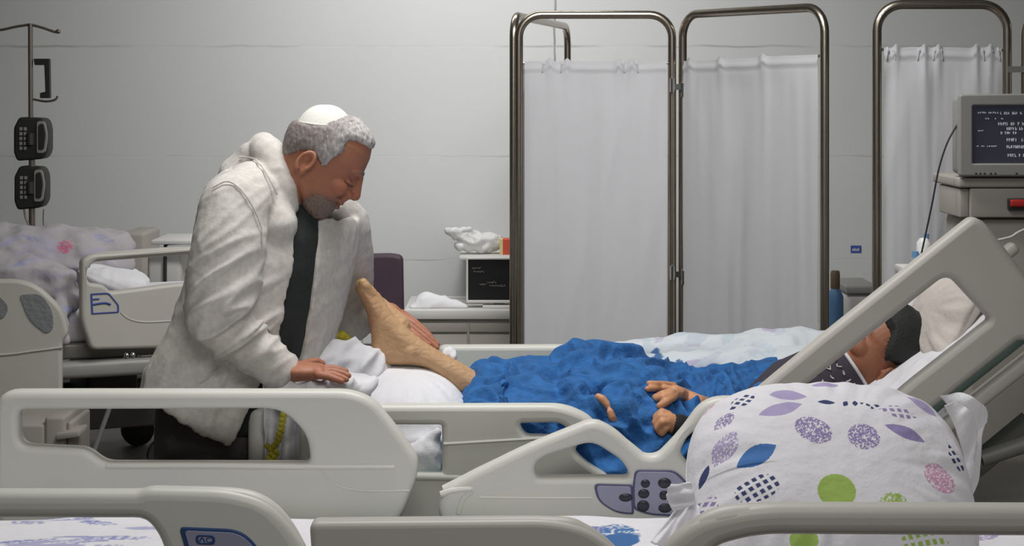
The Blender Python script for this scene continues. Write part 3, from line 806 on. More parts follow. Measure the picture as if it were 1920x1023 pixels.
def shell(c, U, Vv, W, s, spec, poly, grow, seed, nz=1.2, thick=5.0):
    """hair: the skull surface inside a side-view outline, grown outwards and given thickness"""
    sl, _ = spec
    vs = np.linspace(89, -104, 110); arr = np.array(sl, float)[::-1]
    n = 120
    pts = []
    for v in vs:
        uf = np.interp(v, arr[:, 0], arr[:, 1]); ub = np.interp(v, arr[:, 0], arr[:, 2]); hw = np.interp(v, arr[:, 0], arr[:, 3])
        if v > 86:
            k = (89 - v) / 3.0; uc = (uf + ub) / 2; ru = (uf - ub) / 2 * k; hw = hw * k
        else: uc = (uf + ub) / 2; ru = (uf - ub) / 2
        a = 2 * PI * np.arange(n) / n
        cs, sn = np.cos(a), np.sin(a)
        pts.append(np.stack([uc + ru * np.sign(cs) * np.abs(cs) ** 0.9, np.full(n, v), hw * np.sign(sn) * np.abs(sn) ** 0.9], 1))
    Q = np.concatenate(pts); cen = np.array([-15, 10, 0])
    dirv = Q - cen; dirv /= np.linalg.norm(dirv, axis=1)[:, None]
    jit = pn(Q, 0.09, seed) * 3.0
    ins = inside(np.asarray(poly, float), Q[:, :2] + jit[:, None] * 0.8)
    ed = edge_dist(np.asarray(poly, float), Q[:, :2])
    g = grow * smoothstep(-1, 9, ed) + 0.8 + nz * pn(Q, (0.16, 0.05, 0.16), seed) + 0.5 * nz * pn(Q, 0.3, seed + 3)
    O = Q + dirv * (1.5 + g)[:, None]; I = Q - dirv * thick
    k = len(vs); Fc = []; cnt = {}; tot = k * n
    for i in range(k - 1):
        for j in range(n):
            f = (i * n + j, i * n + (j + 1) % n, (i + 1) * n + (j + 1) % n, (i + 1) * n + j)
            if sum(ins[list(f)]) >= 3:
                Fc.append(f); Fc.append(tuple(x + tot for x in f[::-1]))
                for a_, b_ in zip(f, f[1:] + f[:1]):
                    kk = (min(a_, b_), max(a_, b_)); cnt[kk] = None if kk in cnt else (a_, b_)
    for kk, v_ in cnt.items():
        if v_: Fc.append((v_[0], v_[0] + tot, v_[1] + tot, v_[1]))
    A = np.concatenate([O, I]); used = sorted({i for f in Fc for i in f}); mp = {o: i for i, o in enumerate(used)}
    A = A[used]; Fc = [tuple(mp[i] for i in f) for f in Fc]
    return (np.asarray(c) + s * (A[:, :1] * np.asarray(U) + A[:, 1:2] * np.asarray(Vv) + A[:, 2:] * np.asarray(W)), Fc), A

# ---------------------------------------------------------------- the blanket's surface (the patient's hands rest on it)
sil = np.array([(872, 742), (885, 716), (905, 694), (930, 690), (1040, 690), (1066, 672), (1100, 658), (1140, 657), (1200, 670), (1260, 697), (1300, 708), (1420, 700), (1500, 692)], float)
def blanket_base(u, v):
    px = 878 + 610 * u
    zt = Z(np.interp(px, sil[:, 0], sil[:, 1]), 4.74)
    kv = [0.0, 0.22, 0.40, 0.52, 0.70, 0.86, 0.93, 1.0]
    low = smoothstep(1120, 1020, px)
    d = sum_d = np.interp(v, kv, [4.288, 4.300, 4.335, 4.42, 4.60, 4.80, 4.93, 5.10])
    frA = np.interp(v, kv, [0.0, 0.40, 0.68, 0.80, 0.92, 1.0, 0.85, 0.3])
    frB = np.interp(v, kv, [0.0, 0.50, 0.84, 0.97, 1.03, 0.98, 0.80, 0.3])
    fr = frA * (1 - low) + frB * low
    z = 0.625 + (zt - 0.625) * fr
    bump = lambda cx, cd, sx, sd, h: h * np.exp(-(((px - cx) / sx) ** 2 + ((d - cd) / sd) ** 2))
    z = z + bump(1062, 4.56, 34, 0.07, -0.045) + bump(1118, 4.44, 30, 0.05, -0.035) + bump(1175, 4.53, 70, 0.045, 0.028) + bump(1000, 4.45, 26, 0.08, 0.016) + bump(945, 4.42, 14, 0.1, -0.016)
    cl = smoothstep(0.05, 0.0, u)
    d = d + (4.62 - d) * cl * 0.35
    x = (px - 960) * 4.62 / F
    return np.stack([x, d, z], 1)
def smooth_grid(Q, nu, nv, it):
    G = Q.reshape(nu, nv, 3)
    for _ in range(it):
        H = G.copy()
        H[1:-1] = (G[:-2] + G[1:-1] * 2 + G[2:]) / 4; G = H; H = G.copy()
        H[:, 1:-1] = (G[:, :-2] + G[:, 1:-1] * 2 + G[:, 2:]) / 4; G = H
    return G.reshape(-1, 3)
BU, BV = 460, 260
bq, bf = grid(blanket_base, BU, BV)
bq = smooth_grid(bq, BU, BV, 30)
bn_ = normals((bq, bf)); bn_ *= np.sign(bn_[:, 2].sum())
wob = np.stack([pn(bq, 5, 1.0), pn(bq, 5, 5.0), pn(bq, 5, 9.0)], 1) * 0.09
q2 = bq + wob
D1 = np.stack([q2[:, 0] * 0.75 + q2[:, 2] * 0.5, q2[:, 1], q2[:, 2] * 0.75 - q2[:, 0] * 0.5], 1)
def cr_(Q, sc, off): return np.clip(ridge(Q, sc, off, 0.05) - 0.1, 0, 1)
fo = cr_(D1, (5, 9, 12), 2.0) * 0.030 + cr_(q2, (17, 9, 6), 6.0) * 0.022 + cr_(q2, (13, 20, 16), 14.0) * 0.013 + pn(q2, 26) * 0.0035 + pn(q2, 9) * 0.008
bq = bq + bn_ * (fo - 0.012)[:, None]
bq = smooth_grid(bq, BU, BV, 2)
gbk = grid(lambda u, v: bq, BU, BV, thick=0.010)
bpx = bq[:, 0] * F / bq[:, 1] + 960; bpy_ = YH + (HC - bq[:, 2]) * F / bq[:, 1]
def H(px, py, h):
    """point h above the blanket where it is seen at (px, py)"""
    m_ = (np.abs(bpx - px) < 5) & (np.abs(bpy_ - py) < 5)
    c = bq[m_]; p = c[c[:, 1] < c[:, 1].min() + 0.03].mean(0)
    return p + np.array([0, -0.65, 0.76]) * h

# ---------------------------------------------------------------- standing man
DM = 4.45; DH = 4.38; S_M = DH / F
th = math.radians(35)
U_M = np.array([math.cos(th), 0, -math.sin(th)]); V_M = np.array([math.sin(th), 0, math.cos(th)]); W_M = np.array([0, -1.0, 0])
yw = math.radians(4)
def yawv(a): return np.array([a[0] * math.cos(yw) - a[1] * math.sin(yw), a[0] * math.sin(yw) + a[1] * math.cos(yw), a[2]])
U_M, V_M, W_M = yawv(U_M), yawv(V_M), yawv(W_M)
C_M = P(620, 300, DH)
hp, LM, spec = head_parts(C_M, U_M, V_M, W_M, S_M, P(530, 400, 4.42), 0.060)

def finger(*pts): return caps(*pts, n=10)
near_hand = [
    caps((P(500, 690, 4.24), 0.030), (P(540, 696, 4.235), 0.027), n=14),
    remesh(cat(ell(P(572, 695, 4.225), 0.052, 0.040, 0.018), caps((P(545, 697, 4.235), 0.025), (P(598, 699, 4.20), 0.015)), caps((P(545, 694, 4.235), 0.024), (P(600, 692, 4.245), 0.015))), 0.003, 3),
    finger((P(598, 702, 4.185), 0.0100), (P(618, 706, 4.178), 0.0092), (P(632, 711, 4.175), 0.0082), (P(641, 714, 4.175), 0.0072)),
    finger((P(601, 699, 4.205), 0.0105), (P(625, 702, 4.20), 0.0096), (P(640, 707, 4.198), 0.0085), (P(649, 711, 4.197), 0.0076)),
    finger((P(602, 695, 4.228), 0.0106), (P(627, 696, 4.226), 0.0098), (P(643, 700, 4.224), 0.0087), (P(653, 704, 4.223), 0.0078)),
    finger((P(600, 691, 4.250), 0.0104), (P(622, 690, 4.252), 0.0096), (P(638, 693, 4.252), 0.0087), (P(648, 696, 4.252), 0.0078)),
    finger((P(562, 688, 4.262), 0.0150), (P(580, 680, 4.285), 0.0115), (P(594, 677, 4.295), 0.0098), (P(604, 681, 4.298), 0.0084)),
]
far_hand = [
    caps((P(650, 600, 4.80), 0.034), (P(690, 588, 4.76), 0.028), (P(712, 584, 4.735), 0.026), n=14),
    remesh(cat(ell(P(727, 588, 4.715), 0.036, 0.034, 0.03), caps((P(712, 584, 4.735), 0.024), (P(742, 596, 4.69), 0.015)), caps((P(712, 584, 4.735), 0.024), (P(748, 588, 4.715), 0.014))), 0.003, 3),
    finger((P(738, 596, 4.668), 0.0105), (P(762, 614, 4.645), 0.0098), (P(786, 632, 4.632), 0.0088), (P(804, 646, 4.628), 0.0078)),
    finger((P(746, 594, 4.688), 0.0106), (P(772, 613, 4.668), 0.0098), (P(798, 633, 4.656), 0.0089), (P(819, 651, 4.650), 0.0078)),
    finger((P(752, 590, 4.708), 0.0104), (P(778, 608, 4.692), 0.0096), (P(803, 629, 4.680), 0.0086), (P(820, 645, 4.674), 0.0076)),
    finger((P(754, 586, 4.728), 0.0096), (P(776, 601, 4.716), 0.0088), (P(796, 618, 4.706), 0.0078), (P(808, 630, 4.70), 0.007)),
    finger((P(722, 596, 4.69), 0.013), (P(728, 616, 4.665), 0.0108), (P(742, 628, 4.66), 0.0092)),
]
body = list(hp)
body += [caps((P(535, 400, 4.45), 0.065), (P(505, 480, 4.45), 0.12), (P(470, 620, 4.45), 0.13), (P(420, 750, 4.45), 0.13), n=20),
         caps((P(500, 430, 4.45), 0.07), (P(450, 395, 4.28), 0.06), (P(430, 470, 4.22), 0.050), (P(412, 590, 4.19), 0.042), (P(450, 645, 4.21), 0.038), (P(500, 690, 4.24), 0.030)),
         caps((P(540, 445, 4.47), 0.06), (P(630, 470, 4.64), 0.042), (P(655, 520, 4.72), 0.042), (P(650, 600, 4.80), 0.036)),
         caps((P(400, 760, 4.38), 0.10), (P(395, 930, 4.38), 0.07), (P(400, 1200, 4.38), 0.05), n=18),
         caps((P(440, 760, 4.54), 0.10), (P(430, 930, 4.56), 0.07), (P(420, 1180, 4.56), 0.05), n=18)]
gb = remesh(cat(*(body + near_hand + far_hand)), 0.0028, 2, 0.4)
lc = head_local(gb[0], C_M, U_M, V_M, W_M, S_M)
Vb = face_sculpt(gb[0], normals(gb), lc)
base = np.array(lin(SKIN_MAN)[:3]); col = np.tile(base, (len(Vb), 1))
def tint(col, wgt, c):
    c = np.array(lin(c)[:3]); wgt = np.clip(wgt, 0, 1)[:, None]
    return col * (1 - wgt) + c * wgt
ns = pn(Vb, 45) * 0.5 + 0.5
col = tint(col, ns * 0.35, (164, 104, 78))
r = ((lc[:, 0] - 72) / 14) ** 2 + ((lc[:, 1] + 28) / 14) ** 2 + (lc[:, 2] / 18) ** 2
col = tint(col, 0.5 * np.exp(-r), (184, 104, 84))
r = ((lc[:, 0] - 45) / 22) ** 2 + ((lc[:, 1] + 30) / 15) ** 2 + ((np.abs(lc[:, 2]) - 42) / 16) ** 2
col = tint(col, 0.4 * np.exp(-r), (182, 104, 82))
r = ((lc[:, 0] + 36) / 8) ** 2 + ((lc[:, 1] + 25) / 12) ** 2 + ((np.abs(lc[:, 2]) - 58) / 12) ** 2
for q in (-1, 1):
    # lowered lids: lash line
    ly = -17 - 0.012 * (lc[:, 2] - 27 * q) ** 2 * -1
    r = ((lc[:, 1] - (-18 + 0.010 * (np.abs(lc[:, 2]) - 27) ** 2)) / 2.0) ** 2
    msk = (lc[:, 0] > 30) & (np.abs(np.abs(lc[:, 2]) - 28) < 14)
    col = tint(col, msk * np.exp(-r) * 0.85 * (1 if q > 0 else 0), (40, 24, 20))
    r = ((lc[:, 1] - 8 + 0.005 * (np.abs(lc[:, 2]) - 22) ** 2) / 3.2) ** 2
    msk = (lc[:, 0] > 30) & (np.abs(np.abs(lc[:, 2]) - 27) < 18)
r = ((lc[:, 1] + 60) / 7.0) ** 2 + (lc[:, 2] / 17) ** 2 + ((lc[:, 0] - 63) / 10) ** 2
col = tint(col, 0.5 * np.exp(-r), (160, 88, 78))
def uvp(px, py):
    dx, dy = px - 620, 300 - py
    return dx * math.cos(th) - dy * math.sin(th), dx * math.sin(th) + dy * math.cos(th)
beard_poly = [uvp(*p) for p in [(560, 384), (574, 372), (588, 362), (604, 364), (618, 371), (632, 381), (642, 389), (652, 396), (640, 424), (600, 445), (550, 425)]]
bd_ = edge_dist(np.array(beard_poly), lc[:, :2]); bin_ = inside(np.array(beard_poly), lc[:, :2])
col = tint(col, ((bin_ | (bd_ < 16)) & (lc[:, 0] > -20)) * np.where(bin_, 1, np.exp(-(bd_ / 8) ** 2)) * (0.55 + 0.5 * pn(Vb, 180)), (120, 92, 80))
man = obj('person', (Vb, gb[1]), M['skin'], smooth=180, col=col)
tag(man, 'grey-haired bearded man in white kippah and open linen jacket bending over the bed', 'person')

hair_poly = [uvp(*p) for p in [(505, 300), (536, 292), (552, 284), (570, 279), (586, 284), (598, 296), (606, 309), (616, 307), (632, 292), (648, 276), (652, 262), (664, 262), (682, 272), (696, 279), (725, 280), (725, 200), (672, 202), (658, 212), (640, 222), (610, 234), (580, 233), (560, 226), (545, 208), (505, 205)]]
gh, A = shell(C_M, U_M, V_M, W_M, S_M, spec, hair_poly, 4.5, 2.0)
hc = np.tile(np.array(lin((190, 185, 182))[:3]), (len(A), 1))
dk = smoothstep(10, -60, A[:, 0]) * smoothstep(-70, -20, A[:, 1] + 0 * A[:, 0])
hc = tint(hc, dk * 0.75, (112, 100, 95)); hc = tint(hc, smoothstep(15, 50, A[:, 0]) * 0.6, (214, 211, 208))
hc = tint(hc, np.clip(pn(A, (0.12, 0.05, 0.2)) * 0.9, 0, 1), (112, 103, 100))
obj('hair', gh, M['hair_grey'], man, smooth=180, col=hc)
gbd, A = shell(C_M, U_M, V_M, W_M, S_M, spec, beard_poly, 2.6, 5.0, nz=2.2)
obj('beard', gbd, M['beard'], man, smooth=180)
for q in (1, -1):
    ep = [LM(66, 11, 9 * q), LM(64.5, 14, 17 * q), LM(60, 15, 26 * q), LM(53, 12, 34 * q)]
    ge = tube(catmull(np.array(ep), 6, closed=False), [0.0012] + [0.0030] * (len(catmull(np.array(ep), 6, closed=False)) - 3) + [0.0016, 0.0008], 8)
    ge = (ge[0] + 0.0012 * pn(ge[0], 400)[:, None], ge[1])
    obj('eyebrow', ge, M['beard'], man, smooth=180)
# kippah: shallow four-gore cap following the crown
def kip(u, v):
    # u radius 0..1, v angle
    a = v * 2 * PI
    kc = np.array(uvp(609, 228)); n2 = np.array([math.sin(th) * 0 + uvp(620, 200)[0], uvp(620, 200)[1]]); n2 = n2 / np.linalg.norm(n2)
    t2 = np.array([n2[1], -n2[0]])
    R = 51.5 * u
    h = 32 * (1 - u ** 2.6) + 1.2 * np.sin(a * 2) ** 2 * u
    droop = -5.5 * np.sin(a) ** 2 * u ** 2
    uu = kc[0] + t2[0] * R * np.cos(a) + n2[0] * (h + droop); vv_ = kc[1] + t2[1] * R * np.cos(a) + n2[1] * (h + droop)
    ww = R * 1.0 * np.sin(a)
    return C_M + S_M * (uu[:, None] * U_M + vv_[:, None] * V_M + ww[:, None] * W_M)
gk = grid(kip, 24, 73, thick=-0.003)
kp = obj('kippah', gk, M['kippah'], man, smooth=60)
rim = kip(np.full(73, 1.0), np.linspace(0, 1, 73))
obj('kippah_band', tube(rim, 0.0022, 8, cap=False), M['kippah'], kp)
pk = kip(np.full(9, 0.28), np.linspace(0.0, 0.5, 9))

# T-shirt (dark), torso solid inside the jacket
rows_t = [(372, 540, 590, 0.09), (400, 525, 612, 0.12), (440, 505, 618, 0.15), (500, 480, 612, 0.165), (560, 455, 606, 0.165), (620, 430, 592, 0.165), (680, 395, 568, 0.165), (740, 370, 540, 0.16), (800, 340, 505, 0.15)]
def loft(rows, d0, n=40, ex=0.85):
    V = []; Fc = []
    for (y, xl, xr, hd) in rows:
        cx, hw = (xl + xr) / 2, (xr - xl) / 2
        for j in range(n):
            a = 2 * PI * j / n; cs, sn = math.cos(a), math.sin(a)
            p = P(cx + hw * math.copysign(abs(cs) ** ex, cs), y, d0); p[1] = d0 + hd * math.copysign(abs(sn) ** ex, sn)
            V.append(p)
    for i in range(len(rows) - 1):
        for j in range(n):
            a = i * n + j; b = i * n + (j + 1) % n
            Fc.append((a, b, b + n, a + n))
    Fc.append(tuple(range(n))[::-1]); Fc.append(tuple(range((len(rows) - 1) * n, len(rows) * n)))
    return np.array(V), Fc
gt = remesh(loft(rows_t, 4.45), 0.008, 4)
gt = (gt[0] + normals(gt) * (0.004 * ridge(gt[0], (14, 14, 5)))[:, None], gt[1])
obj('t_shirt', gt, M['tshirt'], man, smooth=180)

# trousers
gtr = cat(loft([(690, 318, 505, 0.14), (760, 300, 496, 0.17), (820, 296, 498, 0.175), (880, 296, 500, 0.17)], 4.46),
          caps((P(385, 850, 4.37), 0.115), (P(385, 1000, 4.36), 0.09), (P(395, 1215, 4.36), 0.075), n=20), caps((P(415, 850, 4.55), 0.115), (P(415, 1000, 4.57), 0.09), (P(420, 1190, 4.57), 0.075), n=20))
gtr = remesh(gtr, 0.009, 6)
gtr = (gtr[0] + normals(gtr) * (0.006 * ridge(gtr[0], (10, 10, 5)))[:, None], gtr[1])
obj('trousers', gtr, M['trousers'], man, smooth=180)
for yy in (4.36, 4.57):
    x0 = X(398, 4.4)
    gshoe = remesh(cat(caps(((x0 - 0.02, yy, 0.05), 0.045), ((x0 + 0.12, yy, 0.042), 0.042), ((x0 + 0.2, yy, 0.034), 0.032)), box(x0 - 0.07, x0 + 0.24, yy - 0.042, yy + 0.042, 0.0, 0.03, 0.01), caps(((x0, yy, 0.05), 0.04), ((x0, yy, 0.11), 0.042))), 0.005, 4)
    gshoe[0][:, 2] -= gshoe[0][:, 2].min()
    obj('shoe', gshoe, M['shoe'], man, smooth=180)

# jacket: open shell + sleeves + hood
jr = np.array([  # y, left, right, near opening edge, far opening edge, half depth
    (318, 440, 600, 545, 590, 0.10), (345, 405, 640, 553, 597, 0.13), (385, 395, 655, 563, 602, 0.15), (430, 388, 662, 564, 603, 0.175), (480, 380, 656, 563, 600, 0.20),
    (530, 368, 645, 553, 594, 0.21), (580, 352, 634, 541, 588, 0.215), (620, 332, 622, 532, 580, 0.215), (680, 296, 606, 514, 570, 0.215), (730, 290, 590, 494, 560, 0.215), (790, 296, 570, 462, 545, 0.21), (850, 306, 545, 428, 530, 0.20)], float)
def jacket(u, v):
    y = 318 + (850 - 318) * v
    I = [np.interp(y, jr[:, 0], jr[:, k]) for k in range(1, 6)]
    cx = (I[0] + I[1]) / 2; hw = (I[1] - I[0]) / 2
    ex = 0.85
    def angn(x):  # angle on the camera side
        t = np.clip((x - cx) / hw, -0.999, 0.999)
        return np.arccos(np.sign(t) * np.abs(t) ** (1 / ex))
    a_far = -angn(I[3]); a_near = -angn(I[2]) + 2 * PI
    a = a_far + (a_near - a_far) * u
    cs, sn = np.cos(a), np.sin(a)
    x = cx + hw * np.sign(cs) * np.abs(cs) ** ex
    yy = 4.45 + I[4] * np.sign(sn) * np.abs(sn) ** ex + 0.10 * cs
    q = np.array([P(xx, y_, DM) for xx, y_ in zip(x, y)]); q[:, 1] = yy
    # hem: slanted from the back down to the front corner
    return q
gj = grid(jacket, 150, 110)
# keep what lies above the slanted hem
def hem_y(px): return np.interp(px, [280, 300, 432, 470, 700], [745, 764, 843, 780, 700])
pxv = gj[0][:, 0] * F / gj[0][:, 1] + 960; pyv = YH + (HC - gj[0][:, 2]) * F / gj[0][:, 1]
ok = (pyv < hem_y(pxv)) & ((gj[0][:, 1] < 4.5) | (pyv < hem_y(pxv) - 25))
ok &= ~((pxv > 560) & (pyv < 408)) & ~((pxv > 530) & (pyv < 345))
gj = (gj[0], [f for f in gj[1] if all(ok[i] for i in f)])
gj = modified(gj, [('SOLIDIFY', dict(thickness=0.016, offset=0))])
sleeve_n = caps((P(462, 372, 4.30), 0.078), (P(438, 392, 4.245), 0.082), (P(428, 460, 4.205), 0.084), (P(416, 535, 4.185), 0.083), (P(408, 592, 4.18), 0.074), (P(446, 638, 4.195), 0.055), (P(490, 667, 4.215), 0.050), (P(522, 692, 4.23), 0.043), n=22)
cuff = tube([P(514, 684, 4.225), P(530, 697, 4.232), P(537, 703, 4.236)], [0.046, 0.046, 0.043], 20)
sleeve_f = caps((P(620, 395, 4.58), 0.06), (P(648, 420, 4.62), 0.060), (P(658, 480, 4.68), 0.056), (P(660, 540, 4.75), 0.056), (P(652, 606, 4.79), 0.055), (P(690, 592, 4.76), 0.042), n=20)
hood = [caps((P(494, 274, 4.44), 0.034), (P(503, 290, 4.385), 0.040), (P(521, 322, 4.355), 0.036), (P(538, 358, 4.335), 0.026), (P(551, 390, 4.335), 0.013), n=16),
        caps((P(494, 274, 4.44), 0.034), (P(504, 290, 4.53), 0.036), (P(530, 320, 4.58), 0.034), (P(572, 370, 4.60), 0.026), (P(600, 405, 4.56), 0.014), n=16),
        caps((P(486, 270, 4.44), 0.024), (P(476, 296, 4.44), 0.042), (P(460, 330, 4.45), 0.065), n=16),
        caps((P(468, 350, 4.34), 0.06), (P(520, 420, 4.30), 0.05), n=16)]
gjk = remesh(cat(gj, sleeve_n, cuff, sleeve_f, *hood), 0.0055, 8)
Vj, Nj = gjk[0], normals(gjk)
px = Vj[:, 0] * F / Vj[:, 1] + 960; py = YH + (HC - Vj[:, 2]) * F / Vj[:, 1]
# diagonal drag folds: stronger at the elbow and forearm of the sleeve, gentle on the back
elb = np.exp(-(((px - 440) / 80) ** 2 + ((py - 610) / 75) ** 2))
armm = np.exp(-(((px - 425) / 60) ** 2 + ((py - 500) / 120) ** 2))
waist = smoothstep(560, 680, py)
R1 = np.stack([Vj[:, 0] * 0.8 + Vj[:, 2] * 0.55, Vj[:, 1] * 0.6, -Vj[:, 0] * 0.55 + Vj[:, 2] * 0.8], 1)
def crease(Q, sc, off): return np.clip(ridge(Q, sc, off, 0.03) - 0.35, 0, 1)
f1 = crease(R1, (6, 6, 24), 3.0) * (0.002 + 0.030 * elb + 0.010 * armm) + ridge(R1, (7, 6, 18), 21.0) * 0.007 * elb
R2 = np.stack([Vj[:, 0] * 0.9 - Vj[:, 2] * 0.3, Vj[:, 1], Vj[:, 2] * 0.9 + Vj[:, 0] * 0.3], 1)
f2 = crease(R2, (16, 14, 4), 9.0) * (0.003 + 0.006 * waist) + pn(R2, (9, 9, 3)) * (0.003 + 0.008 * waist)
f3 = pn(Vj, 40) * 0.0008 + crease(Vj, (15, 15, 15), 31.0) * 0.002
Vj = Vj + Nj * (f1 + f2 + f3)[:, None]
jk = obj('jacket', (Vj, gjk[1]), M['grey_linen'], man, smooth=180)
# seams: armhole, pocket, front edge
def seam(pts, d, r=0.0019):
    q = catmull(np.array(pts, float), 8, closed=False)
    out = []
    vx = Vj; pxv = px; pyv = py
    for x, y in q:
        m_ = (np.abs(pxv - x) < 7) & (np.abs(pyv - y) < 7) & (vx[:, 1] < 4.5)
        dd = vx[m_, 1].min() if m_.any() else d
        out.append(P(x, y, dd - 0.0005))
    out = np.array(out)
    out[:, 1] = np.convolve(np.pad(out[:, 1], 2, mode='edge'), np.ones(5) / 5, 'valid')
    return tube(out, r, 8)
objs('jacket_seam', (seam([(398, 352), (424, 340), (446, 350), (470, 380), (490, 425), (492, 460)], 4.2), seam([(448, 294), (480, 300), (505, 335), (520, 365)], 4.3), seam([(376, 718), (400, 698), (423, 679)], 4.25)), M['grey_linen'], jk)

# ================================================================== the patient
DP = 4.62
U_P = np.array([-math.sin(math.radians(40)), 0, math.cos(math.radians(40))]); V_P = np.array([math.cos(math.radians(40)), 0, math.sin(math.radians(40))]); W_P = np.array([0, -1.0, 0])
C_P = P(1650, 657, DP)
hp2, LP, spec2 = head_parts(C_P, U_P, V_P, W_P, S_M, P(1560, 715, DP), 0.056)
foot_poly = catmull([(708, 683), (698, 672), (696, 650), (695, 630), (689, 595), (679, 568), (667, 545), (665, 531), (673, 522), (684, 522), (694, 531), (704, 545), (722, 567), (742, 592), (775, 623), (805, 645), (830, 661), (862, 678), (900, 700), (930, 712), (925, 765), (880, 742), (856, 733), (826, 708), (797, 689), (770, 684), (740, 684)], 4)
foot = inflate(foot_poly, DP, 0.036, 24)
toes = []
for k, (x, y, r) in enumerate([(683, 533, 0.0135), (697, 545, 0.0105), (708, 556, 0.0100), (719, 568, 0.0095), (731, 580, 0.0088)]):
    dd = DP - 0.024 + 0.019 * k
    toes.append(caps((P(x + 14, y + 26, dd + (0.010 if k == 0 else 0.004)), r * 1.1), (P(x + 3, y + 4, dd), r), (P(x - 2, y - 3, dd), r * 0.95), n=12))
toes.append(caps((P(745, 612, DP + 0.02), 0.035), (P(712, 572, DP + 0.025), 0.022), n=14))
toes.append(ell(P(770, 660, DP - 0.028), 0.02, 0.016, 0.018)); toes.append(ell(P(716, 662, DP), 0.024, 0.033, 0.024))
leg = caps((P(840, 700, DP), 0.031), (P(900, 724, DP), 0.034), (P(990, 762, 4.66), 0.043), (P(1110, 742, 4.72), 0.055), (P(1320, 775, 4.74), 0.085), n=18)
leg2 = caps((P(960, 790, 4.86), 0.04), (P(1100, 770, 4.86), 0.05), (P(1320, 775, 4.82), 0.085), n=16)
torso = caps((P(1325, 795, 4.76), 0.09), (P(1430, 795, 4.74), 0.10), (P(1520, 750, 4.70), 0.095), (P(1585, 704, DP), 0.055), n=20)
arm_n = caps((P(1520, 745, 4.56), 0.05), (P(1430, 800, 4.50), 0.040), (H(1300, 800, -0.02), 0.027), (H(1268, 800, 0.004), 0.024), n=14)
arm_f = caps((P(1520, 765, 4.84), 0.045), (P(1410, 800, 4.76), 0.034), (H(1310, 738, -0.03), 0.024), (H(1282, 736, -0.004), 0.020), n=14)
hand_n = [caps((H(1268, 800, 0.004), 0.024), (H(1252, 797, 0.014), 0.023)),
          finger((H(1252, 788, 0.022), 0.0105), (H(1240, 785, 0.026), 0.0100), (H(1229, 789, 0.016), 0.0092), (H(1230, 797, 0.008), 0.0085)),
          finger((H(1250, 796, 0.026), 0.0105), (H(1237, 794, 0.028), 0.0100), (H(1228, 800, 0.016), 0.0092), (H(1232, 806, 0.008), 0.0085)),
          finger((H(1252, 803, 0.024), 0.0105), (H(1241, 804, 0.024), 0.0096), (H(1233, 810, 0.013), 0.0088), (H(1238, 814, 0.006), 0.008)),
          finger((H(1254, 808, 0.018), 0.0095), (H(1246, 812, 0.016), 0.0088), (H(1241, 817, 0.008), 0.0076)),
          finger((H(1256, 787, 0.012), 0.011), (H(1244, 781, 0.010), 0.0098), (H(1232, 783, 0.006), 0.0085)),
          finger((H(1244, 797, -0.03), 0.009), (H(1190, 792, -0.045), 0.008), (H(1160, 788, -0.03), 0.009), (H(1147, 782, 0.004), 0.0100), (H(1144, 774, 0.005), 0.0092)),
          finger((H(1190, 792, -0.045), 0.008), (H(1160, 768, -0.04), 0.008), (H(1140, 757, -0.004), 0.0095), (H(1130, 751, 0.005), 0.0105), (H(1121, 748, 0.006), 0.0092))]
hand_f = [caps((H(1284, 736, -0.004), 0.020), (H(1264, 738, 0.012), 0.019)), ell(H(1266, 738, 0.010), 0.024, 0.018, 0.016),
          finger((H(1262, 731, 0.016), 0.0102), (H(1244, 727, 0.012), 0.0095), (H(1228, 724, 0.008), 0.0086), (H(1217, 722, 0.005), 0.0078)),
          finger((H(1262, 736, 0.018), 0.0104), (H(1242, 734, 0.014), 0.0096), (H(1226, 732, 0.009), 0.0087), (H(1215, 731, 0.006), 0.0078)),
          finger((H(1260, 742, 0.018), 0.0102), (H(1242, 743, 0.013), 0.0094), (H(1228, 745, 0.008), 0.0082)),
          finger((H(1260, 746, 0.015), 0.0096), (H(1244, 750, 0.010), 0.0088), (H(1231, 752, 0.006), 0.0077)),
          finger((H(1264, 748, 0.012), 0.0118), (H(1248, 757, 0.008), 0.0104), (H(1237, 762, 0.005), 0.0090))]
gb2 = remesh(cat(*(hp2 + [foot, leg, leg2, torso, arm_n, arm_f] + toes + hand_n + hand_f)), 0.0028, 2, 0.45)
lc = head_local(gb2[0], C_P, U_P, V_P, W_P, S_M)
Vp = face_sculpt(gb2[0], normals(gb2), lc)
# creases of the sole and toes
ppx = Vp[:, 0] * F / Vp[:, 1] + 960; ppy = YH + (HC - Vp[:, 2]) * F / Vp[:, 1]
fm = (ppx < 900) & (ppx > 640)
Np = normals((Vp, gb2[1]))
cr = -0.0012 * smoothstep(0.55, 0.95, ridge(Vp, (30, 30, 60))) * fm
q = np.exp(-((ppy - 541 + (ppx - 680) * -0.25) / 2.2) ** 2) * (ppx < 693) * fm
Vp = Vp + Np * (cr - 0.0018 * q)[:, None]
col = np.tile(np.array(lin((198, 160, 120))[:3]), (len(Vp), 1))
ns = pn(Vp, 35) * 0.5 + 0.5
col = tint(col, ns * 0.4, (172, 130, 92))
col = tint(col, 0.55 * fm * (np.exp(-(((ppx - 688) / 22) ** 2 + ((ppy - 600) / 55) ** 2)) + np.exp(-(((ppx - 706) / 16) ** 2 + ((ppy - 676) / 14) ** 2))), (176, 122, 92))
col = tint(col, 0.5 * fm * np.exp(-(((ppx - 678) / 12) ** 2 + ((ppy - 527) / 8) ** 2)), (206, 176, 120))
col = tint(col, (ppx > 1500) * 0.92, (150, 92, 66))  # head end painted browner: its shade is put into the skin colour
col = tint(col, ((ppx > 1100) & (ppx < 1400)) * 0.6, (208, 140, 104))
pat = obj('person', (Vp, gb2[1]), M['skin'], smooth=180, col=col)
tag(pat, 'patient lying under the blue blanket, one bare foot raised on a white pillow', 'person')
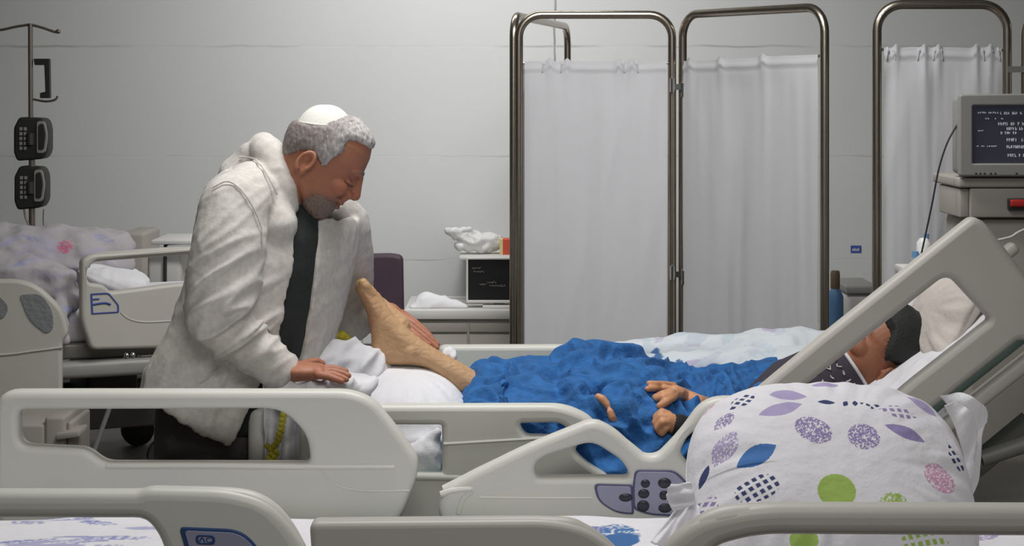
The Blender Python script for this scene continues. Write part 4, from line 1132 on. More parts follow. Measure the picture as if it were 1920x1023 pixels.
hair_poly2 = [(-140, -70), (-62, -62), (-54, -20), (-46, 4), (-22, 4), (-6, -8), (8, 6), (24, 34), (80, 52), (80, 130), (-140, 130)]
gh2, A = shell(C_P, U_P, V_P, W_P, S_M, spec2, hair_poly2, 19.0, 8.0, nz=1.0)
obj('hair', gh2, M['hair_black'], pat, smooth=180)
# printed shirt with white collar trim
ax = np.array([math.cos(math.radians(33)), 0, math.sin(math.radians(33))])
neckp = P(1598, 688, DP - 0.01)
gsh = tube([neckp - ax * 0.26 - np.array([0, 0, 0.05]), neckp - ax * 0.22 - np.array([0, 0, 0.02]), neckp - ax * 0.15, neckp - ax * 0.06, neckp], [0.112, 0.118, 0.118, 0.10, 0.072], 36)
gsh = (gsh[0] + normals(gsh) * (0.004 * pn(gsh[0], 14))[:, None], gsh[1])
st = obj('shirt', gsh, M['shirt_dark'], pat, smooth=60)
ringp = []
u_, v_ = frame_of(ax)
for k in range(41):
    a = 2 * PI * k / 40; ringp.append(neckp + 0.0725 * (math.cos(a) * u_ + math.sin(a) * v_))
obj('collar_trim', tube(np.array(ringp), 0.0045, 8, cap=False), M['white_cloth'], st)
gl = []
rs = random.Random(3)
def on_shirt(s, t):
    """point on the shirt surface: s along axis down from collar, t angle around towards camera"""
    r = np.interp(s, [0, 0.06, 0.15, 0.25], [0.073, 0.101, 0.119, 0.119]) + 0.001
    c = neckp - ax * s
    upn = np.array([-ax[2], 0, ax[0]])
    return c + r * (math.cos(t) * np.array([0, -1.0, 0]) + math.sin(t) * upn)
for rowi, s0 in enumerate((0.030, 0.058, 0.086)):
    for k in range(5):
        t0 = -0.25 + k * 0.24 + 0.05 * rowi
        pts = [on_shirt(s0 + rs.uniform(-0.008, 0.008), t0 + rs.uniform(-0.07, 0.07)) for _ in range(4)]
        gl.append(tube(catmull(np.array(pts), 4, closed=False), 0.0014, 6))
obj('shirt_print', cat(*gl), M['white_plastic'], st)
# dark cuff at the near wrist
obj('cuff', tube([H(1262, 801, 0.010), H(1272, 802, 0.006), H(1288, 803, -0.008)], [0.0265, 0.029, 0.031], 18), M['dark'], pat)

# ================================================================== bedding on the patient bed
bl = obj('blanket', gbk, M['blanket'], smooth=180)
tag(bl, 'crumpled royal blue fleece blanket over the patient\'s legs', 'blanket')

# printed duvet piled along the far rail
def duvet_parts():
    rows = []
    pts = [((1120, 668), 0.03), ((1160, 664), 0.05), ((1220, 662), 0.062), ((1320, 664), 0.075), ((1420, 662), 0.085), ((1500, 664), 0.095), ((1580, 668), 0.09), ((1620, 690), 0.07)]
    return [caps(*[(P(x, y + r * 0.25 * 700, 5.08), r) for (x, y), r in pts], n=20),
            caps(*[(P(x, y + 40, 4.95), r * 0.85) for (x, y), r in pts[2:]], n=20),
            caps(*[(P(x, y + 30, 5.26), r * 0.55) for (x, y), r in pts[1:]], n=20)]
gd = remesh(cat(*duvet_parts()), 0.006, 12)
wv = gd[0]
dsp = ridge(wv, (5, 12, 12), 4.0) * 0.008 + pn(wv, 14) * 0.009 + pn(wv, 35) * 0.003
gd = (wv + normals(gd) * dsp[:, None], gd[1])
rs = random.Random(21); lv = []
for i in range(34):
    lv.append((rs.uniform(X(1120, 5.1), X(1620, 5.1)), rs.uniform(0.7, 0.95), rs.uniform(-40, 60), rs.uniform(0.02, 0.05), rs.uniform(0.008, 0.02), rs.choice([(190, 184, 206), (196, 190, 210), (196, 208, 216), (198, 206, 214)]), rs.choice(['leaf', 'leafdots', 'ovaldots'])))
lv += [(X(1228, 5.05), Z(658, 5.05), 40, 0.014, 0.011, (74, 112, 160), 'oval'), (X(1268, 5.0), Z(672, 5.0), 0, 0.012, 0.010, (74, 112, 160), 'oval')]
dv = obj('duvet', gd, M['print'], smooth=180, col=leaf_paint(gd[0][:, [0, 2]], lv, np.array(lin((212, 218, 222))[:3])))
tag(dv, 'pale printed duvet bunched along the far rail behind the blanket', 'duvet')

# white pillow under the raised foot
gpw, _ = pillow(P(752, 757, 4.58) + np.array([0, 0, 0.0]), 0.172, 0.20, 0.088, math.radians(4), 120, 110, seed=4.2, wr=0.006, yaw=math.radians(6), pw=0.5)
gpw[0][:, 2] += 0.622 - gpw[0][:, 2].min() + 0.0
ztop = gpw[0][:, 2].max()
k = (Z(687, 4.6) - 0.622) / (ztop - 0.622); gpw[0][:, 2] = 0.622 + (gpw[0][:, 2] - 0.622) * k
tag(obj('pillow', gpw, M['white_cloth'], smooth=180), 'plain white pillow propping up the patient\'s bare foot', 'pillow', 'pillows')
# beige pillow behind the head
gpb, _ = pillow(P(1765, 600, 4.62), 0.12, 0.22, 0.060, math.radians(0), 90, 100, seed=9.2, wr=0.006, pw=0.5)
gpb = rot_y(gpb, -math.radians(62), P(1765, 600, 4.62))
tag(obj('pillow', gpb, M['beige_quilt'], smooth=180), 'small beige pillow behind the patient\'s head in the raised rail opening', 'pillow', 'pillows')
def back_sheet(u, v):
    ss = 0.04 + 0.615 * u; y = 4.283 + 0.91 * v
    q = np.stack([ss, y, ss * 0], 1)
    n_ = n_t0 + 0.043 + 0.010 * pn(q, 7) + 0.006 * ridge(q, (16, 9, 1)) - 0.035 * smoothstep(0.02, 0.0, v)
    o_ = P(1560, 905, 4.74); c_, s_ = math.cos(ang), math.sin(ang)
    return np.stack([o_[0] + ss * c_ - n_ * s_, y, o_[2] + ss * s_ + n_ * c_], 1)
tag(obj('sheet', grid(back_sheet, 120, 140, thick=0.003), M['white_cloth'], smooth=180), 'wrinkled white sheet over the raised backrest behind the patient', 'sheet')

# bunched white sheet round the man's hand
gm = cat(caps((P(545, 712, 4.40), 0.05), (P(600, 694, 4.48), 0.065), (P(660, 690, 4.56), 0.07), (P(700, 700, 4.62), 0.05), n=18),
         caps((P(590, 690, 4.66), 0.055), (P(640, 676, 4.70), 0.05), (P(690, 690, 4.72), 0.045), n=18),
         caps((P(530, 730, 4.22), 0.012), (P(600, 724, 4.22), 0.014), (P(655, 728, 4.26), 0.018), (P(690, 722, 4.32), 0.02), n=14),
         caps((P(560, 735, 4.32), 0.05), (P(660, 735, 4.36), 0.05), n=14))
gm = remesh(gm, 0.007, 8)
dsp = np.clip(ridge(np.stack([gm[0][:, 0] * 0.7 + gm[0][:, 2] * 0.7, gm[0][:, 1], gm[0][:, 2] - gm[0][:, 0]], 1), (9, 8, 22), 2.0, 0.03), -0.2, 1) * 0.013 + pn(gm[0], 22) * 0.005
gm = (gm[0] + normals(gm) * dsp[:, None], gm[1])
tag(obj('sheet', gm, M['white_cloth'], smooth=180), 'white sheet bunched under the man\'s resting hand', 'sheet')
def hang(u, v):
    px = 492 + 108 * u; y = 722 + 195 * v
    d = 4.26 + 0.04 * np.sin(u * 3) + 0.012 * np.sin(u * 26 + v * 2) + 0.02 * v
    q = np.stack([px * 0.00125, d, y * 0.00125], 1)
    d = d + ridge(np.stack([q[:, 0] + q[:, 2] * 0.5, q[:, 1], q[:, 2] * 0.8 - q[:, 0] * 0.4], 1), (20, 3, 8)) * 0.012
    return np.stack([(px - 960) * 4.26 / F, d, HC - (y - YH) * 4.26 / F], 1)
hg = obj('hanging_sheet', grid(hang, 90, 90, thick=0.004), M['white_cloth'], smooth=180)
tag(hg, 'white cloth with yellow trim hanging at the foot of the patient bed', 'sheet')
tr = []
for (x, y) in [(531, 776), (530, 786), (528, 795), (527, 804), (524, 813), (521, 822), (517, 830), (512, 836), (506, 842), (502, 836), (508, 850), (514, 856), (504, 858), (518, 846), (511, 862)]:
    tr.append(ell(P(x + random.uniform(-1.5, 1.5), y, 4.225), 0.007, 0.006, 0.0075, 10, 6)); tr.append(ell(P(x + 3, y + 4, 4.228), 0.005, 0.005, 0.006, 8, 6))
obj('yellow_trim', cat(*tr), M['yellow'], hg)
gy = remesh(caps((P(628, 634, 4.64), 0.012), (P(641, 629, 4.64), 0.014), (P(652, 634, 4.64), 0.010)), 0.004, 3)
tag(obj('cloth_bundle', gy, M['yellow'], smooth=180), 'small yellow cloth peeping out between sheet and jacket sleeve', 'cloth')
gw = caps((P(836, 664, 4.655), 0.012), (P(845, 660, 4.66), 0.015), (P(850, 668, 4.65), 0.012)); gw = remesh(gw, 0.004, 3); gw = (gw[0] + normals(gw) * (pn(gw[0], 60) * 0.006)[:, None], gw[1])
tag(obj('tissue', gw, M['white_cloth'], smooth=180), 'small crumpled white tissue beside the fingers on the shin', 'tissue')

# crumpled white cloth corner seen through the near rail
gc = inflate(catmull([(770, 832), (790, 822), (812, 808), (824, 798), (827, 840), (826, 884), (760, 884), (745, 850)], 3), 4.36, 0.03, 26)
gc = remesh(gc, 0.006, 4); gc = (gc[0] + normals(gc) * (pn(gc[0], 34) * 0.006 + ridge(gc[0], (18, 10, 24)) * 0.004)[:, None], gc[1])
tag(obj('cloth', gc, M['white_cloth'], smooth=180), 'crumpled white cloth corner sticking up inside the near rail', 'cloth')

# ================================================================== folding screens
def arc_frame(a, b, ztop, r, rc=0.10, zlow=0.06):
    """rounded-top tubular frame standing between floor points a and b"""
    a = np.array(a, float); b = np.array(b, float); t = (b - a) / np.linalg.norm(b - a)
    def q(s, z): return np.array([a[0] + t[0] * s, a[1] + t[1] * s, z])
    Lh = np.linalg.norm(b - a); pts = [q(0, zlow), q(0, zlow + 0.5), q(0, ztop - rc)]
    for k in range(1, 8):
        an = PI / 2 * k / 8; pts.append(q(rc * (1 - math.cos(an)), ztop - rc + rc * math.sin(an)))
    pts.append(q(rc, ztop)); pts.append(q(Lh / 2, ztop)); pts.append(q(Lh - rc, ztop))
    for k in range(1, 8):
        an = PI / 2 * k / 8; pts.append(q(Lh - rc + rc * math.sin(an), ztop - rc + rc * math.cos(an)))
    pts += [q(Lh, ztop - rc), q(Lh, zlow + 0.5), q(Lh, zlow)]
    return tube(np.array(pts), r, 14), q, Lh
def screen_panel(root, a, b, ztop, zrod0, zrod1, r, seed, ties, with_curtain=True):
    fr, q, Lh = arc_frame(a, b, ztop, r)
    low = tube([q(0.0, 0.2), q(Lh, 0.2)], r * 0.8, 12)
    feet = [ell(q(s, 0.03), 0.026, 0.026, 0.03, 12, 8) for s in (0, Lh)]
    f = obj('screen_frame', cat(fr, low), M['steel'], root)
    objs('foot_cap', feet, M['black_rubber'], f)
    if not with_curtain: return q, Lh
    obj('curtain_rod', tube([q(0, zrod0), q(Lh, zrod1)], 0.006, 10), M['steel'], root)
    t = (np.array(b) - np.array(a)) / Lh; nrm = np.array([t[1], -t[0]])
    if nrm[1] > 0: nrm = -nrm
    def cur(u, v):
        s = r + 0.006 + (Lh - 2 * r - 0.012) * u
        zt = zrod0 + (zrod1 - zrod0) * u + 0.008
        for tp in ties: zt = zt + 0.016 * np.exp(-((u - tp) / 0.02) ** 2)
        zt = zt + 0.004 * pn(np.stack([u * 9, u * 0, u * 0 + seed], 1), 1.0)
        z = zt + (0.24 - zt) * v
        sd = np.full_like(u, seed)
        fold = 0.012 * pn(np.stack([u * 6 + 0.25 * v, v * 0.8, sd], 1), 1.0) + 0.003 * pn(np.stack([u * 15 - 0.5 * v, v * 1.5, sd], 1), 1.0)
        diag = 0.006 * ridge(np.stack([u * 4 + v * 2.2, v * 1.0, sd], 1), 1.0)
        gat = sum([0.012 * np.exp(-((u - tp) / 0.03) ** 2) for tp in ties]) * np.exp(-v * 12)
        hemb = -0.009 * np.exp(-((v - 0.022) / 0.008) ** 2) + 0.003 * np.exp(-((v - 0.035) / 0.004) ** 2)
        off = 0.014 + (fold + diag) * smoothstep(0.0, 0.10, v) + gat - hemb * 0.6
        return np.stack([a[0] + t[0] * s + nrm[0] * off, a[1] + t[1] * s + nrm[1] * off, z], 1)
    obj('curtain', grid(cur, 150, 150), M['curtain'], root, smooth=180)
    tg = []
    for tp in ties:
        c = q(Lh * tp, zrod0 + (zrod1 - zrod0) * tp)
        for sg in (-1, 1):
            cc = c + np.array([t[0] * 0.012 * sg, t[1] * 0.012 * sg, 0])
            tg.append(tube([cc + np.array([0, -0.008, 0.008]), cc + np.array([0, -0.02, -0.004]), cc + np.array([0.006 * sg, -0.02, -0.04])], [0.004, 0.006, 0.002], 8))
    for k in range(0, len(tg), 2): obj('curtain_tie', cat(tg[k], tg[k + 1]), M['curtain'], root)
    return q, Lh
ZT = 1.885
scr = thing('folding_screen', 'wide steel folding privacy screen with white curtains behind the bed', 'screen', (X(1262, 8), 8.0, 0), 'folding privacy screens')
p1a, p1b = (X(973, 8.0), 8.0), (X(1260, 8.0), 8.0)
p2a, p2b = (X(1280, 8.0), 8.0), (X(1546, 7.25), 7.25)
p0a, p0b = (X(963, 8.04), 8.045), (X(1064, 9.5), 9.5)
screen_panel(scr, p1a, p1b, ZT, 1.672, 1.672, 0.0185, 1.3, (0.18, 0.30, 0.66, 0.75))
screen_panel(scr, p2a, p2b, ZT, 1.672, 1.690, 0.0185, 5.1, (0.06, 0.30, 0.62))
screen_panel(scr, p0a, p0b, ZT, 1.67, 1.67, 0.0185, 8.8, ())
for zz in (Z(160, 8.0), Z(510, 8.0)):
    xc = (p1b[0] + p2a[0]) / 2
    obj('hinge', cat(tube([(p1b[0], 7.975, zz - 0.03), (p1b[0], 7.975, zz + 0.03)], 0.012, 10), tube([(p2a[0], 7.975, zz - 0.05), (p2a[0], 7.975, zz + 0.01)], 0.012, 10),
                     box(p1b[0], p2a[0], 7.972, 7.984, zz - 0.02, zz + 0.006)), M['chrome'], scr)
scr2 = thing('folding_screen', 'steel privacy screen at right, behind the monitor cart', 'screen', (X(1765, 7.05), 7.05, 0), 'folding privacy screens')
p3a, p3b = (X(1644, 7.05), 7.05), (X(1888, 7.05), 7.05)
screen_panel(scr2, p3a, p3b, ZT, 1.71, 1.708, 0.0185, 2.6, (0.10, 0.34, 0.46, 0.78, 0.9))
p4a, p4b = (X(1922, 7.05), 7.05), (X(2150, 6.8), 6.8)
screen_panel(scr2, p4a, p4b, ZT - 0.02, 1.70, 1.70, 0.0185, 12.6, (0.2, 0.6))
zz = Z(130, 7.05)
obj('hinge', box(p3b[0], p4a[0], 7.03, 7.045, zz - 0.012, zz + 0.012), M['chrome'], scr2)

# ================================================================== monitor cart at right
DC = 6.2
mc = thing('monitor_cart', 'grey monitor cart with dark text screen right of the raised backrest', 'medical cart', (X(1900, DC), DC + 0.2, 0))
def bx(px0, px1, py0, py1, d, depth, bev=0.01):
    return box(X(px0, d), X(px1, d), d, d + depth, Z(py1, d), Z(py0, d), bev, 3)
scrn = obj('monitor', cat(plate(rnd([(1797, 177, 6), (2010, 174, 6), (2010, 330, 6), (1797, 330, 6)]), [rnd([(1822, 198, 3), (1990, 197, 3), (1990, 306, 3), (1822, 306, 3)])], DC, 0.03, 0.006),
                          bx(1799, 2008, 180, 328, DC + 0.012, 0.12, 0.02)), M['grey_metal'], mc)
obj('screen', bx(1822, 1990, 198, 306, DC + 0.004, 0.01, 0.0), M['screen_blue'], scrn)
rows_m = []
rs = random.Random(5)
for (x0, x1, y, h) in [(1834, 1872, 211, 3), (1876, 1920, 212, 5), (1848, 1856, 222, 3), (1866, 1878, 222, 3), (1872, 1925, 232, 6), (1888, 1930, 241, 6), (1872, 1905, 249, 5), (1834, 1842, 245, 2), (1888, 1930, 262, 6), (1832, 1868, 274, 2), (1888, 1930, 275, 6), (1890, 1932, 291, 6)]:
    gg = []; rows_m.append(gg)
    x = x0
    while x < x1:
        wd = rs.uniform(2.0, 3.6)
        k = rs.random()
        if k < 0.75:
            pts = [(x + rs.uniform(0, wd), y + rs.uniform(-h / 2, h / 2)) for _ in range(3)]
            gg.append(tube(np.array([P(a, b, DC + 0.0035) for a, b in pts]), 0.0011, 5))
            gg.append(tube(np.array([P(x, y - h / 2, DC + 0.0035), P(x + 0.3, y + h / 2, DC + 0.0035)]), 0.0011, 5))
        x += wd + 1.2
objs('screen_text', [cat(*t_) for t_ in rows_m if t_], M['glyph'], scrn)
objs('monitor_button', [ell(P(x, 325, DC - 0.016), 0.004, 0.003, 0.003, 8, 6) for x in (1830, 1838, 1846, 1858, 1866, 1906)], M['dark'], scrn)
body_c = obj('cart_body', cat(bx(1797, 2010, 333, 352, DC + 0.01, 0.38, 0.008), bx(1819, 2010, 353, 408, DC + 0.015, 0.36, 0.006), bx(1799, 1817, 353, 408, DC + 0.03, 0.3, 0.006), bx(1815, 2010, 409, 900, DC + 0.04, 0.34, 0.02)), M['cabinet'], mc)
obj('drawer_handle', cat(bx(1891, 1950, 372, 393, DC - 0.006, 0.02, 0.004), ), M['dark'], body_c)
obj('handle_insert', bx(1895, 1946, 374, 388, DC - 0.012, 0.012, 0.005), M['red'], body_c)
for sx in (1825, 1990):
    for sy in (6.28, 6.52):
        obj('castor', tube([(X(sx, DC), sy - 0.02, 0.045), (X(sx, DC), sy + 0.02, 0.045)], 0.045, 18), M['black_rubber'], mc)
obj('cart_base', box(X(1805, DC), X(2010, DC), 6.22, 6.58, 0.08, 0.225, 0.02, 3), M['cabinet'], mc)
hose = up_tube([(1796, 232), (1776, 268), (1760, 318), (1748, 380), (1737, 432), (1727, 478)], DC + 0.05, 0.0032, 8, 8)
tag(obj('cable', hose, M['dark']), 'thin dark lead curving down from the monitor cart to the pump bottle', 'cable')
# cord looping off the backrest
tag(obj('cable', up_tube([(1870, 450), (1895, 444), (1908, 436), (1925, 428)], 5.6, 0.004, 8), M['white_plastic']), 'thin white cord in front of the monitor cart', 'cable')

# ================================================================== things between and behind the screens
bn = thing('waste_bin', 'white plastic bin with grey lid between the two screens', 'bin', (X(1608, 8.8), 8.8, 0))
obj('bin_body', remesh(box(X(1583, 8.7), X(1640, 8.7), 8.65, 9.0, 0, Z(548, 8.7), 0.02, 3), 0.012, 3), M['white_plastic'], bn)
obj('bin_lid', box(X(1581, 8.7), X(1642, 8.7), 8.63, 9.02, Z(548, 8.7), Z(533, 8.7), 0.008, 3), M['grey_metal'], bn)
bt = thing('water_bottle', 'tall blue bottle with brown cap right of the second screen panel', 'bottle', (X(1570, 8.45), 8.45, 0.0))
# stands on a small trolley
def lathe(c, prof, n=20):
    path = [(c[0], c[1], z) for z, r in prof]; return tube(path, [r for z, r in prof], n)
zb = Z(612, 8.45)
bt.location = (X(1572, 8.45), 8.45, zb); ORG[bt.name] = np.array(bt.location)
obj('bottle_body', lathe((X(1566, 8.45), 8.45), [(zb, 0.036), (zb + 0.03, 0.039), (Z(556, 8.45), 0.038), (Z(546, 8.45), 0.028), (Z(540, 8.45), 0.018)]), M['blue_plastic'], bt)
obj('bottle_cap', lathe((X(1566, 8.45), 8.45), [(Z(541, 8.45), 0.020), (Z(538, 8.45), 0.022), (Z(512, 8.45), 0.022), (Z(507, 8.45), 0.018)]), M['brown'], bt)
trl = thing('trolley', 'low white trolley under the blue bottle behind the screen', 'trolley', (X(1566, 8.45), 8.45, 0))
obj('trolley_top', box(X(1520, 8.45), X(1585, 8.45), 8.3, 8.6, zb - 0.03, zb, 0.006), M['worktop'], trl)
for sx in (1524, 1581):
    for sy in (8.32, 8.58):
        obj('leg', tube([(X(sx, 8.45), sy, 0), (X(sx, 8.45), sy, zb - 0.03)], 0.012, 10), M['grey_metal'], trl)
stk = obj('wall_sticker', box(X(1595, WALL_D), X(1615, WALL_D), WALL_D - 0.002, WALL_D, Z(474, WALL_D), Z(460, WALL_D)), M['sticker'], smooth=0)
tag(stk, 'small blue sticker on the wall between the screens', 'sticker')
obj('sticker_text', cat(*[box(X(1598 + 3.4 * k, WALL_D), X(1600.2 + 3.4 * k, WALL_D), WALL_D - 0.0035, WALL_D - 0.002, Z(470, WALL_D), Z(466 - (k % 2), WALL_D)) for k in range(4)]), M['white_plastic'], stk, smooth=0)
ct = thing('pump_bottle', 'clear bottle with cream pump and blue cap above the raised rail', 'bottle', (X(1730, 6.5), 6.5, Z(500, 6.5)))
obj('bottle_body', lathe((X(1732, 6.5), 6.5), [(Z(500, 6.5), 0.022), (Z(496, 6.5), 0.026), (Z(455, 6.5), 0.026), (Z(446, 6.5), 0.014)]), M['bag'], ct)
objs('pump_head', (lathe((X(1737, 6.5), 6.5), [(Z(452, 6.5), 0.008), (Z(438, 6.5), 0.01)]), lathe((X(1716, 6.48), 6.48), [(Z(482, 6.5), 0.012), (Z(470, 6.5), 0.012)])), M['blue_plastic'], ct)
st2 = thing('bedside_table', 'small white stand under the pump bottle behind the raised rail', 'table', (X(1720, 6.5), 6.5, 0))
obj('table_top', box(X(1690, 6.5), X(1770, 6.5), 6.38, 6.62, Z(500, 6.5) - 0.03, Z(500, 6.5), 0.006), M['worktop'], st2)
for sx in (1696, 1764):
    for sy in (6.4, 6.6):
        obj('leg', tube([(X(sx, 6.5), sy, 0), (X(sx, 6.5), sy, Z(500, 6.5) - 0.03)], 0.011, 10), M['grey_metal'], st2)

# counter unit, monitor, bag, box, chair
DK = 9.0
cb = thing('counter_cabinet', 'grey base cabinet with pale worktop behind the bare foot', 'cabinet', (X(900, DK), DK + 0.3, 0))
ztop = Z(581, DK)
obj('carcass', box(X(762, DK), X(995, DK), DK + 0.02, DK + 0.6, 0, ztop - 0.045, 0.004), M['cabinet'], cb)
obj('worktop', box(X(757, DK), X(1000, DK), DK - 0.01, DK + 0.62, ztop - 0.045, ztop, 0.006), M['worktop'], cb)
for k in range(2):
    x0 = X(766 + 114 * k, DK); x1 = X(876 + 114 * k, DK)
    obj('drawer', box(x0, x1, DK + 0.004, DK + 0.02, ztop - 0.11, ztop - 0.065, 0.003), M['cabinet'], cb)
    dr = obj('door', box(x0, x1, DK + 0.004, DK + 0.02, 0.08, ztop - 0.122, 0.003), M['cabinet'], cb)
    obj('handle', tube([(x1 - 0.05, DK - 0.015, ztop - 0.35), (x1 - 0.05, DK - 0.015, ztop - 0.22)], 0.006, 8), M['grey_metal'], dr)
mo = thing('computer_monitor', 'black computer screen with white frame on the counter', 'monitor', (X(935, DK), DK + 0.15, ztop))
zm1 = Z(481, DK + 0.1); dm = DK + 0.1
fr_ = obj('monitor_frame', cat(plate(rnd([(874, 482, 3), (1000, 482, 3), (1000, 567, 3), (874, 567, 3)]), [rnd([(878, 486, 1), (996, 486, 1), (996, 562, 1), (878, 562, 1)])], dm, 0.03, 0.003), box(X(876, dm), X(998, dm), dm + 0.008, dm + 0.035, Z(565, dm), Z(484, dm))), M['white_plastic'], mo)
obj('screen', box(X(878, dm), X(996, dm), dm - 0.004, dm + 0.006, Z(562, dm), Z(486, dm)), M['screen'], fr_, smooth=0)
rs = random.Random(8); rows_txt = []
for (x0, x1, y, h) in [(885, 900, 502, 4), (888, 905, 509, 3), (899, 912, 533, 4), (914, 930, 529, 5), (918, 946, 535, 4)]:
    x = x0; gg = []; rows_txt.append(gg)
    while x < x1:
        gg.append(tube(np.array([P(x, y - rs.uniform(0, h / 2), dm - 0.005), P(x + rs.uniform(-1, 3), y + rs.uniform(0, h / 2), dm - 0.005), P(x + 2.5, y - rs.uniform(-2, h / 2), dm - 0.005)]), 0.002, 5)); x += 3.4
objs('screen_text', [cat(*t_) for t_ in rows_txt], M['glyph_dim'], fr_)
obj('monitor_foot', cat(box(X(905, dm), X(965, dm), dm - 0.04, dm + 0.12, ztop, ztop + 0.014, 0.004), box(X(925, dm), X(945, dm), dm + 0.02, dm + 0.05, ztop + 0.01, Z(560, dm), 0.004)), M['white_plastic'], mo)
# box and plastic bag on a wall shelf just over the monitor
sf = obj('wall_shelf', box(X(868, 9.9), X(1010, 9.9), 9.2, WALL_D, Z(480.5, 9.25) - 0.014, Z(480.5, 9.25), 0.003), M['worktop'])
tag(sf, 'thin pale wall shelf just above the computer screen', 'shelf')
zs = Z(480.5, 9.25)
bo = thing('cardboard_box', 'small orange-red box with cream edge on the wall shelf', 'box', (X(960, 9.35), 9.4, zs))
obj('carton', box(X(943, 9.35), X(985, 9.35), 9.35, 9.47, zs, Z(449, 9.35), 0.002), M['orange'], bo, smooth=0)
obj('carton_edge', box(X(936.5, 9.35), X(943, 9.35), 9.35, 9.47, zs, Z(448, 9.35), 0.002), M['cream'], bo, smooth=0)
gbg = cat(caps((P(880, 462, 9.4), 0.05), (P(905, 466, 9.4), 0.045), (P(925, 464, 9.42), 0.045), n=16), caps((P(872, 458, 9.38), 0.03), (P(850, 446, 9.36), 0.024), (P(838, 440, 9.36), 0.008), n=12),
          caps((P(872, 468, 9.38), 0.03), (P(862, 472, 9.37), 0.02), n=12), caps((P(850, 446, 9.36), 0.02), (P(880, 440, 9.38), 0.010), (P(885, 448, 9.38), 0.012), n=12))
gbg = remesh(gbg, 0.007, 4)
gbg = (gbg[0] + normals(gbg) * (ridge(gbg[0], (18, 18, 22)) * 0.014 + pn(gbg[0], 30) * 0.01)[:, None], gbg[1])
gbg[0][:, 2] += zs + 0.001 - gbg[0][:, 2].min()
tag(obj('plastic_bag', gbg, M['bag'], smooth=180), 'crumpled thin white plastic bag on the wall shelf', 'bag')
gpp = remesh(cat(caps((P(775, 578, DK + 0.1), 0.02), (P(800, 568, DK + 0.12), 0.05), (P(835, 572, DK + 0.12), 0.04), (P(868, 578, DK + 0.1), 0.02), n=16)), 0.007, 4)
gpp = (gpp[0] + normals(gpp) * (ridge(gpp[0], (14, 14, 18)) * 0.012)[:, None], gpp[1]); gpp[0][:, 2] = np.maximum(gpp[0][:, 2], ztop + 0.001)
tag(obj('paper_sheet', gpp, M['white_cloth'], smooth=180), 'crumpled white paper covering on the counter left of the screen', 'paper')

ch = thing('chair', 'dark aubergine upholstered chair behind the man and the foot', 'chair', (X(715, 7.6), 7.7, 0))
dch = 7.5
zse = 0.46
obj('backrest', plate(rnd([(648, 476, 14), (735, 474, 22), (756, 478, 12), (758, 600, 8), (648, 600, 8)]), [], dch + 0.35, 0.05, 0.018), M['purple'], ch)
for sx in (676, 728):
    obj('back_post', tube([(X(sx, dch + 0.38), dch + 0.33, zse - 0.03), (X(sx, dch + 0.38), dch + 0.38, zse + 0.03), (X(sx, dch + 0.38), dch + 0.385, Z(520, dch + 0.38))], 0.012, 10), M['grey_metal'], ch)
obj('seat', box(X(640, dch), X(768, dch), dch - 0.08, dch + 0.35, zse - 0.07, zse, 0.025, 3), M['purple'], ch)
for sx in (648, 758):
    for sy, zt in ((dch - 0.05, zse - 0.06), (dch + 0.30, zse - 0.06)):
        obj('leg', tube([(X(sx, dch + 0.1), sy, 0), (X(sx, dch + 0.1), sy, zt)], 0.013, 10), M['grey_metal'], ch)

# ================================================================== IV pole with pumps
DI = 9.3
iv = thing('iv_pole', 'metal drip stand with hooked top at the far left', 'drip stand', (X(60, DI), DI, 0))
xi = X(60, DI)
obj('pole', cat(tube([(xi, DI, 0.1), (xi, DI, Z(250, DI))], 0.017, 12), tube([(X(58, DI), DI, Z(260, DI)), (X(57, DI), DI, Z(44, DI))], 0.013, 12)), M['pole_metal'], iv)
obj('hook', cat(up_tube([(57, 46), (30, 50), (0, 56), (-14, 50)], DI, 0.007, 8), up_tube([(57, 46), (80, 52), (104, 60), (112, 57)], DI, 0.007, 8), ell(P(109, 59, DI), 0.014, 0.012, 0.012)), M['pole_metal'], iv)
obj('side_hook', up_tube([(63, 186), (85, 190), (103, 187), (108, 180)], DI, 0.006, 8), M['pole_metal'], iv)
for k in range(5):
    a = 2 * PI * k / 5
    b = obj('base_leg', tube([(xi, DI, 0.13), (xi + 0.28 * math.cos(a), DI + 0.28 * math.sin(a), 0.075)], [0.02, 0.014], 10), M['pole_metal'], iv)
    obj('castor', ell((xi + 0.28 * math.cos(a), DI + 0.28 * math.sin(a), 0.035), 0.035, 0.02, 0.035, 14, 10), M['black_rubber'], b)
obj('drip_frame', plate(rnd([(64, 110, 2), (94, 110, 2), (95, 184, 2), (76, 184, 2), (76, 174, 1), (86, 172, 1), (84, 122, 1), (66, 122, 1)], 2), [], DI, 0.03, 0.003), M['dark'], iv)
